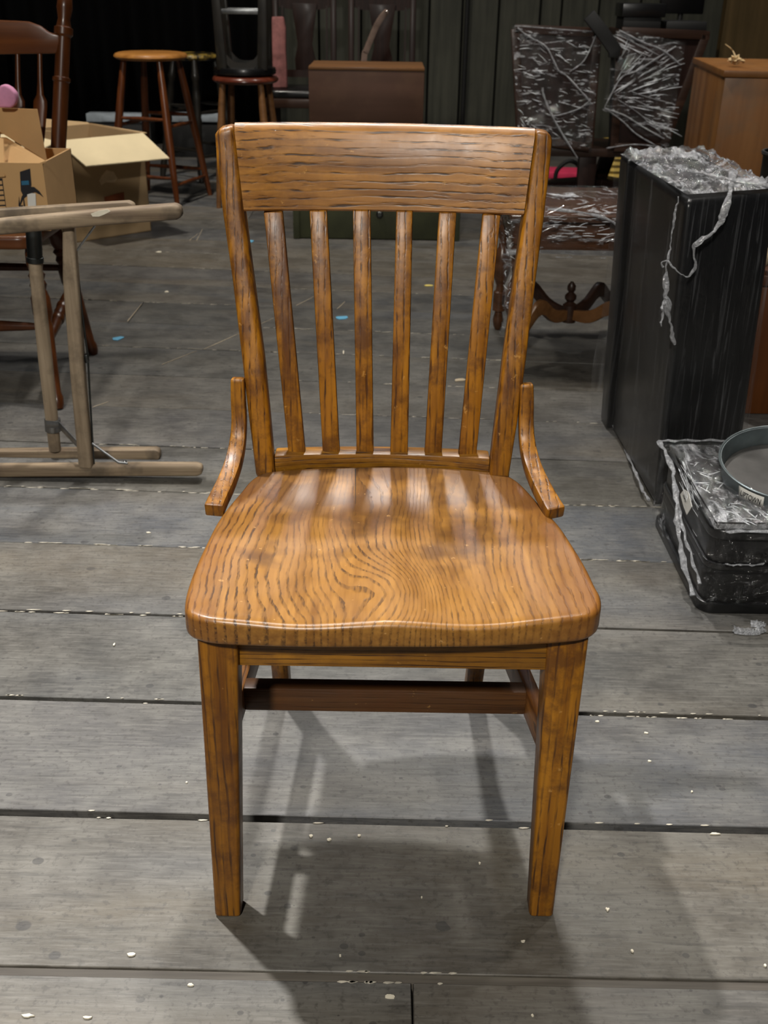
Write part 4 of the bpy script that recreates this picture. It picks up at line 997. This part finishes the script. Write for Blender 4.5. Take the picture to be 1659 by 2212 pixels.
MB().grid(topwrap, 36, 48).build('plastic_wrap', M['film_top'], bc_)
def rope(pts, r, parent=bc_, y=None, seed=1):
    path = catmull([D(*q_) for q_ in pts], 7)
    path = [p_+Vector((noise.noise(p_*90+Vector((seed,0,0))), 0, noise.noise(p_*90+Vector((0,seed,0)))))*.004 for p_ in path]
    MB().tube(path, lambda u: (r(u) if callable(r) else r)*(.7+.3*math.sin(u*31+seed)), 9, .6).build('film_strand', M['film_rope'], parent)
yf = fl0.y-.02
rope([(1583,372,yf+.25),(1578,410,yf+.06),(1572,435,yf+.03),(1555,480,yf+.02),(1535,505,yf+.01),(1508,525,yf),(1498,540,yf),(1502,570,yf),(1494,592,yf),(1476,596,yf-.01),(1455,575,yf-.02),(1440,562,yf-.02),(1428,568,yf-.02),(1432,580,yf-.02)], lambda u: lerp(.010, .0025, min(1, u*1.5)), seed=2)
rope([(1466,425,yf-.005),(1455,480,yf-.005),(1446,545,yf-.01),(1440,580,yf-.012),(1438,620,yf-.015),(1440,660,yf-.015),(1448,700,yf-.015),(1455,745,yf-.015)], lambda u: .004+.012*math.exp(-((u-.66)/.16)**2)+.004*math.exp(-((u-.97)/.05)**2), seed=4)
rope([(1438,640,yf-.018),(1432,670,yf-.018),(1428,705,yf-.018)], lambda u: .010*(1-.7*u), seed=6)
rope([(1378,352,bl0.y-.0),(1440,360,bl0.y-.1),(1520,375,fl0.y+.15),(1580,388,fl0.y+.1),(1659,402,fl0.y+.08)], .007, seed=8)
rope([(1325,920,2.50),(1345,960,2.40),(1368,1010,2.22),(1385,1050,2.12),(1400,1080,2.06)], .004, seed=9)
rope([(1472,404,2.1),(1430,380,2.3),(1392,362,2.45)], .005, seed=10)

# ------------------------------------------------------------------ stacked black trays
F0 = W(1506, 1326); hb = .172; yb2 = F0.y+.37; x1_ = F0.x+.42
lows = (('lower', .001, .085), ('upper', .088, hb))
t1 = thing('storage_tray', 'black plastic lidded tray on the floor, lower of the wrapped pair', 'tray', (F0.x+.2, F0.y+.18, 0))
def rr_prism(mb, x0, x1, y0, y1, r_, z0, z1): return mb.prism(roundrect(x0, x1, y0, y1, r_, 5), z0, z1)
rr_prism(MB(), F0.x, x1_, F0.y, yb2, .03, .001, .022).build('tray_foot', M['black'], t1, bevel=.003)
rr_prism(MB(), F0.x+.006, x1_-.006, F0.y+.006, yb2-.006, .03, .022, .088).build('tray_body', M['black'], t1, bevel=.003)
t2 = thing('storage_tray', 'black plastic lidded tray with a white tag, upper of the film-wrapped pair', 'tray', (F0.x+.2, F0.y+.18, .0885))
rr_prism(MB(), F0.x+.004, x1_-.004, F0.y+.004, yb2-.004, .03, .0885, .102).build('tray_foot', M['black'], t2, bevel=.003)
rr_prism(MB(), F0.x+.008, x1_-.008, F0.y+.008, yb2-.008, .03, .102, .150).build('tray_body', M['black'], t2, bevel=.003)
lid2 = rr_prism(MB(), F0.x+.002, x1_-.002, F0.y+.002, yb2-.002, .03, .150, hb).build('lid', M['black'], t2, bevel=.006, seg=3)
for i in range(7):
    yy = F0.y+.06+i*.040; MB().box((F0.x+.09, yy, hb), (x1_-.05, yy+.022, hb+.004)).build('lid_rib', M['black'], lid2, bevel=.0015)
MB().box((F0.x+.012, F0.y+.01, hb), (F0.x+.028, yb2-.012, hb+.008)).build('lid_rim', M['black'], lid2, bevel=.003)
MB().box((F0.x+.012, yb2-.028, hb), (x1_-.012, yb2-.012, hb+.008)).build('lid_rim', M['black'], lid2, bevel=.003)
wrapbox(F0.x-.004, x1_+.004, F0.y-.004, yb2+.004, .092, hb+.010, .010, 5, None, 80, 6).build('plastic_wrap', M['film_tray'], t2)
wrapbox(F0.x-.004, x1_+.004, F0.y-.004, yb2+.004, .024, .087, .010, 6, None, 80, 5, top=False).build('plastic_wrap', M['film_tray'], t1)
wrapbox(F0.x+.005, F0.x+.16, F0.y+.0, yb2-.03, hb+.008, hb+.018, .018, 9, None, 30, 2).build('plastic_wrap', M['film_top'], t2)
def rope2(pts, r, seed): rope(pts, r, parent=t2, seed=seed)
xw = F0.x
def P3(x, y, z): return Vector((x, y, z))
def rope3(pts, r, seed):
    path = [p_+Vector((noise.noise(p_*80+Vector((seed,0,0))), noise.noise(p_*80), noise.noise(p_*80+Vector((0,seed,0)))))*.004 for p_ in catmull(pts, 7)]
    MB().tube(path, lambda u: r*(.7+.3*math.sin(u*31+seed)), 9, .5).build('film_strand', M['film_rope'], t2)
rope3([P3(xw-.01, yb2, hb+.012), P3(xw-.012, yb2-.12, hb+.010), P3(xw-.016, yb2-.2, .14), P3(xw-.014, F0.y+.12, .08), P3(xw-.006, F0.y+.02, .03)], .0065, 1)
rope3([P3(xw-.01, yb2, hb+.014), P3(xw+.08, yb2+.004, hb+.014), P3(xw+.2, yb2+.004, hb+.012)], .005, 2)
rope3([P3(xw-.006, yb2-.18, .13), P3(xw-.01, F0.y+.1, .10), P3(xw-.002, F0.y+.01, .06)], .004, 3)
glints(((1462,1000),(1510,1200)), ((1480,990),(1545,1180)), 40, 55, 80, 4, 26, .0011, 8, y=F0.y+.10, parent=t2)
def top_glints(n, x0, x1, y0, y1, seed):  # highlights on the tray film, modelled as tiny white strands
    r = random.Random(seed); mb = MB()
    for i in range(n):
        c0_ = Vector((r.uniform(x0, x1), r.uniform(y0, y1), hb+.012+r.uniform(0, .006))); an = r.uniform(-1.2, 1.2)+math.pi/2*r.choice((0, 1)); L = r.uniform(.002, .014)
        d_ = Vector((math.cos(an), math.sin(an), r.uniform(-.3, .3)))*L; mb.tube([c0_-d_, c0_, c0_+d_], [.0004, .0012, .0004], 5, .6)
    o = mb.build('film_glint', M['film_glint'], t2); o['kind'] = 'stuff'
top_glints(70, xw+.02, xw+.12, F0.y+.01, yb2-.08, 1); top_glints(60, xw+.03, xw+.30, F0.y-.0, F0.y+.05, 2)
rope3([P3(xw+.02, F0.y-.006, hb+.002), P3(xw+.14, F0.y-.006, hb+.004), P3(xw+.3, F0.y-.006, hb+.002)], .0065, 4)
rope3([P3(xw+.03, F0.y-.008, .110), P3(xw+.06, F0.y-.008, .108), P3(xw+.10, F0.y-.008, .112)], .003, 5)
# tag on the film
pt_ = [Vector((F0.x-.018, y, z)) for y, z in ()]
def tagpt(px, py): 
    d_ = ray(px, py); t_ = (F0.x-.017-EYE.x)/d_.x; return EYE+d_*t_
q = [tagpt(x, y) for x, y in ((1474,1068),(1482,1057),(1492,1064),(1499,1094),(1488,1112),(1481,1094))]
MB().extrude([v-Vector((.004, 0, 0)) for v in q], (.0008, 0, 0)).build('paper_tag', M['paper'], t2)
def text(s, name, mat, parent, origin, ux, uy, size, ext=.0004, shear=0, bend=None):
    cu = bpy.data.curves.new(name, 'FONT'); cu.body = s; cu.size = size; cu.extrude = ext; cu.shear = shear
    ob = bpy.data.objects.new(name, cu); COL.objects.link(ob)
    dg = bpy.context.evaluated_depsgraph_get(); me = bpy.data.meshes.new_from_object(ob.evaluated_get(dg)); bpy.data.objects.remove(ob)
    ux, uy = Vector(ux).normalized(), Vector(uy).normalized(); uz = ux.cross(uy)
    off = parent_origin(parent)
    wmax = max(v.co.x for v in me.vertices)
    for v in me.vertices: v.co = (bend(v.co.x/wmax, v.co.y/size, v.co.z)-off) if bend else Vector(origin)-off+ux*v.co.x+uy*v.co.y+uz*v.co.z
    me.materials.clear(); me.materials.append(mat)
    o = bpy.data.objects.new(name, me); COL.objects.link(o); o.parent = parent; return o
a_, b_ = tagpt(1483, 1070), tagpt(1490, 1098); a_.x -= .0008; b_.x -= .0008
text('UPT', 'lettering', M['black_ink'], t2, tagpt(1481, 1069)-Vector((.0052, 0, 0)), tagpt(1489, 1098)-tagpt(1481, 1068), tagpt(1492, 1067)-tagpt(1479, 1071), .011)
zt_ = .052
text('R&I', 'embossed_lettering', M['black'], t1, (D(1600, 1281, F0.y+.006).x, F0.y+.0055, D(1600, 1281, F0.y+.006).z), (1,0,0), (0,0,1), .026, .0012)
text('R', 'embossed_lettering', M['black'], t2, (D(1636, 1240, F0.y+.006).x, F0.y+.0075, .106), (1,0,0), (0,0,1), .026, .0012)
# round pan
pan = thing('metal_pan', 'shallow round galvanised pan with a handwritten label, tilted on the black trays', 'pan', (0, 0, 0))
pc_ = W(1705, 1010, hb+.055); R_ = .125; up = Vector((-.06, -.16, 1)).normalized()
pan.location = (pc_.x, pc_.y, hb+.02)
MB().turned(pc_-up*.028, pc_+up*.012, [(0,R_*.92),(.04,R_*.945),(.9,R_*.99),(.95,R_*1.02),(1,R_*1.03),(1,R_*.985),(.9,R_*.965),(.12,R_*.925),(.12,R_*.80),(.10,.0005)], 56).build('pan_body', M['galv'], pan)
MB().turned(pc_-up*.0235, pc_-up*.0215, [(0,R_*.92),(1,R_*.92)], 48).build('pan_bottom', M['pan_floor'], pan)
MB().tube([pc_+up*.012+Matrix.Rotation(2*math.pi*i/64, 3, up)@(up.orthogonal().normalized()*R_*1.015) for i in range(65)], .0022, 8).build('rolled_rim', M['galv'], pan)
# label on the outer wall facing the camera
e1 = Vector((1, 0, 0)); e1 = (e1-up*e1.dot(up)).normalized(); e2 = up.cross(e1)
def wallpt(ang, h_):
    r_ = R_*(.945+(.99-.945)*((h_+.028)/.036)); return pc_+up*h_+e1*(r_*math.cos(ang))+e2*(r_*math.sin(ang))
a0_, a1_ = math.radians(209), math.radians(233)
lab = MB(); rr1 = []
def labfn(u, v):
    p_ = wallpt(lerp(a0_, a1_, u), lerp(-.020, .006, v)); d_ = (p_-pc_); d_ -= up*d_.dot(up); return p_+d_.normalized()*.0018
lab.grid(labfn, 8, 2).build('paper_label', M['paper'], pan, solid=.0004)
am = (a0_+a1_)/2; p0_ = labfn(.06, .28); ux = (labfn(.94, .2)-labfn(.06, .28)); uy = up
d_ = (labfn(.5,.5)-pc_); d_ -= up*d_.dot(up); d_.normalize()
text('UPTOWN', 'lettering', M['black_ink'], pan, p0_+d_*.0022, ux, uy, .0135, .0003, .2, bend=lambda x, y, z: labfn(.08+.84*x, .22+.72*y)+d_*(.0007+z))

# ------------------------------------------------------------------ floor litter
o = MB()
def fn(u, v):
    a = u*2*math.pi*1.0; r_ = .030*(1+.5*noise.noise(Vector((math.cos(a)*2, math.sin(a)*2, v*3))))
    c0_ = W(1612, 1362); ang = lerp(-2.6, 1.2, u); ring = .022
    return c0_+Vector((.030*math.cos(ang)*(1+.25*noise.noise(Vector((u*9, v*5, 0)))), .014*math.sin(ang)-.004, .002+.014*v*(1+.9*noise.noise(Vector((u*14, v*8, 4))))*(1-.4*abs(math.sin(ang)))))+Vector((0, .008*v, 0))
o = MB().grid(fn, 40, 8).build('film_scrap', M['film_rope']); tag(rebase(o, W(1612, 1362)), 'crumpled scrap of clear film on the floor below the black trays', 'plastic')
def flake(px, py, wpx, hpx, mat, name, label, cat, seed, group=None, lift=.0012, thick=.0012, rot=0):
    c0_ = W(px, py); a_, b_ = W(px-wpx/2, py), W(px+wpx/2, py); n1 = W(px, py-hpx/2); n2 = W(px, py+hpx/2)
    hw = (b_-a_).length/2; hh_ = (n1-n2).length/2; r = random.Random(seed); pts = []
    for i in range(9):
        an = i/9*2*math.pi; k_ = r.uniform(.55, 1.1); x, y = hw*k_*math.cos(an), hh_*k_*math.sin(an)
        pts.append((c0_.x+x*math.cos(rot)-y*math.sin(rot), c0_.y+x*math.sin(rot)+y*math.cos(rot)))
    o = MB().prism(pts, lift-.0009, lift+thick).build(name, mat); tag(rebase(o, (c0_.x, c0_.y, 0)), label, cat, group); return o
flake(255, 732, 30, 9, M['blue_tape'], 'tape_scrap', 'small scrap of blue tape on the floor right of the folding frame', 'tape', 1)
flake(738, 687, 26, 10, M['blue_tape'], 'tape_scrap', 'small scrap of blue tape seen between the second and third chair slats', 'tape', 2)
flake(543, 522, 14, 6, M['blue_tape'], 'tape_scrap', 'tiny blue tape scrap beside the left back post', 'tape', 3)
flake(926, 617, 26, 4, M['yellow_chip'], 'splinter', 'thin yellow splinter seen between the right middle chair slats', 'splinter', 4)
flake(994, 822, 26, 6, M['splinter'], 'splinter', 'grey wood splinter on the floor behind the last chair slat', 'splinter', 5, rot=.5)
spots = [(285,2064,24,8),(412,2130,16,7),(190,2200,26,6),(1402,1646,9,4),(1494,1712,5,5),(1544,1803,24,4),(1312,1966,9,7),(1365,2056,8,6),(1652,2088,8,7),(1290,1560,10,4),(403,1692,5,4),
         (360,631,10,4),(344,545,12,3),(1130,2035,12,4),(911,1940,4,4),(776,1806,7,4),(711,1815,10,6),(672,1807,12,6),(1036,1866,5,5),(321,1152,10,3),(247,1394,5,6),(735,2066,5,5),(742,762,3,9),(1150,2195,6,6),(1395,1585,9,4),(60,2196,30,8),(842,2155,26,11),(1480,1130,6,3)]
where = ['on the near plank left of the left front leg', 'on the bottom plank below the left front leg', 'by the dark knot at the bottom left', 'right of the right front leg, level with the stretcher', 'just above the widest dark joint at the right', 'long one on the widest dark joint at the right', 'greenish round one right of the right foot', 'near the right foot towards the bottom joint', 'at the right edge just above the bottom joint', 'right of the seat below the joint', 'left of the left front leg, by the second dark joint',
 'on the floor left of the back, behind the folding frame', 'at the joint left of the oak crest rail end', 'under the chair front, near the right foot', 'under the chair, lower middle', 'single speck just below the dark joint under the chair', 'second of three in a row under the dark joint', 'leftmost of three in a row under the dark joint', 'under the right side of the seat', 'short one on the plank left of the seat corner', 'on the beige plank left of the seat', 'under the chair near the bottom joint', 'upright sliver between the second and third slats', 'on the bottom plank below the right foot', 'right of the right leg near the seat', 'at the bottom left corner of the floor', 'large one in the splintered patch at the bottom centre', 'by the foot of the black case']
for i, (x, y, w_, h_) in enumerate(spots):
    flake(x, y, w_, h_, M['chip'], 'wood_chip', 'tiny pale wood chip '+where[i], 'wood chip', 100+i, 'pale chips on the floor')
# scratches in the paint
sm = MB()
for (x0_, y0_, x1s, y1s) in ((440,755,590,688),(350,788,425,758),(276,694,306,657),(640,660,680,640),(425,520,437,496),(200,880,235,868),(410,519,428,505),(728,668,745,652)):
    a_, b_ = W(x0_, y0_), W(x1s, y1s); n1 = (b_-a_).normalized().cross(Vector((0,0,1)))*.0011
    sm.loft([[a_-n1, a_+n1, a_+n1+Vector((0,0,.0008)), a_-n1+Vector((0,0,.0008))], [b_-n1*.5, b_+n1*.5, b_+n1*.5+Vector((0,0,.0008)), b_-n1*.5+Vector((0,0,.0008))]])
for v in sm.v: v.z += .0003
tag(sm.build('scratch', M['splinter'], fl), kind='stuff')
print('planks', cnt, 'objects', len(bpy.data.objects), 'pw', PW)
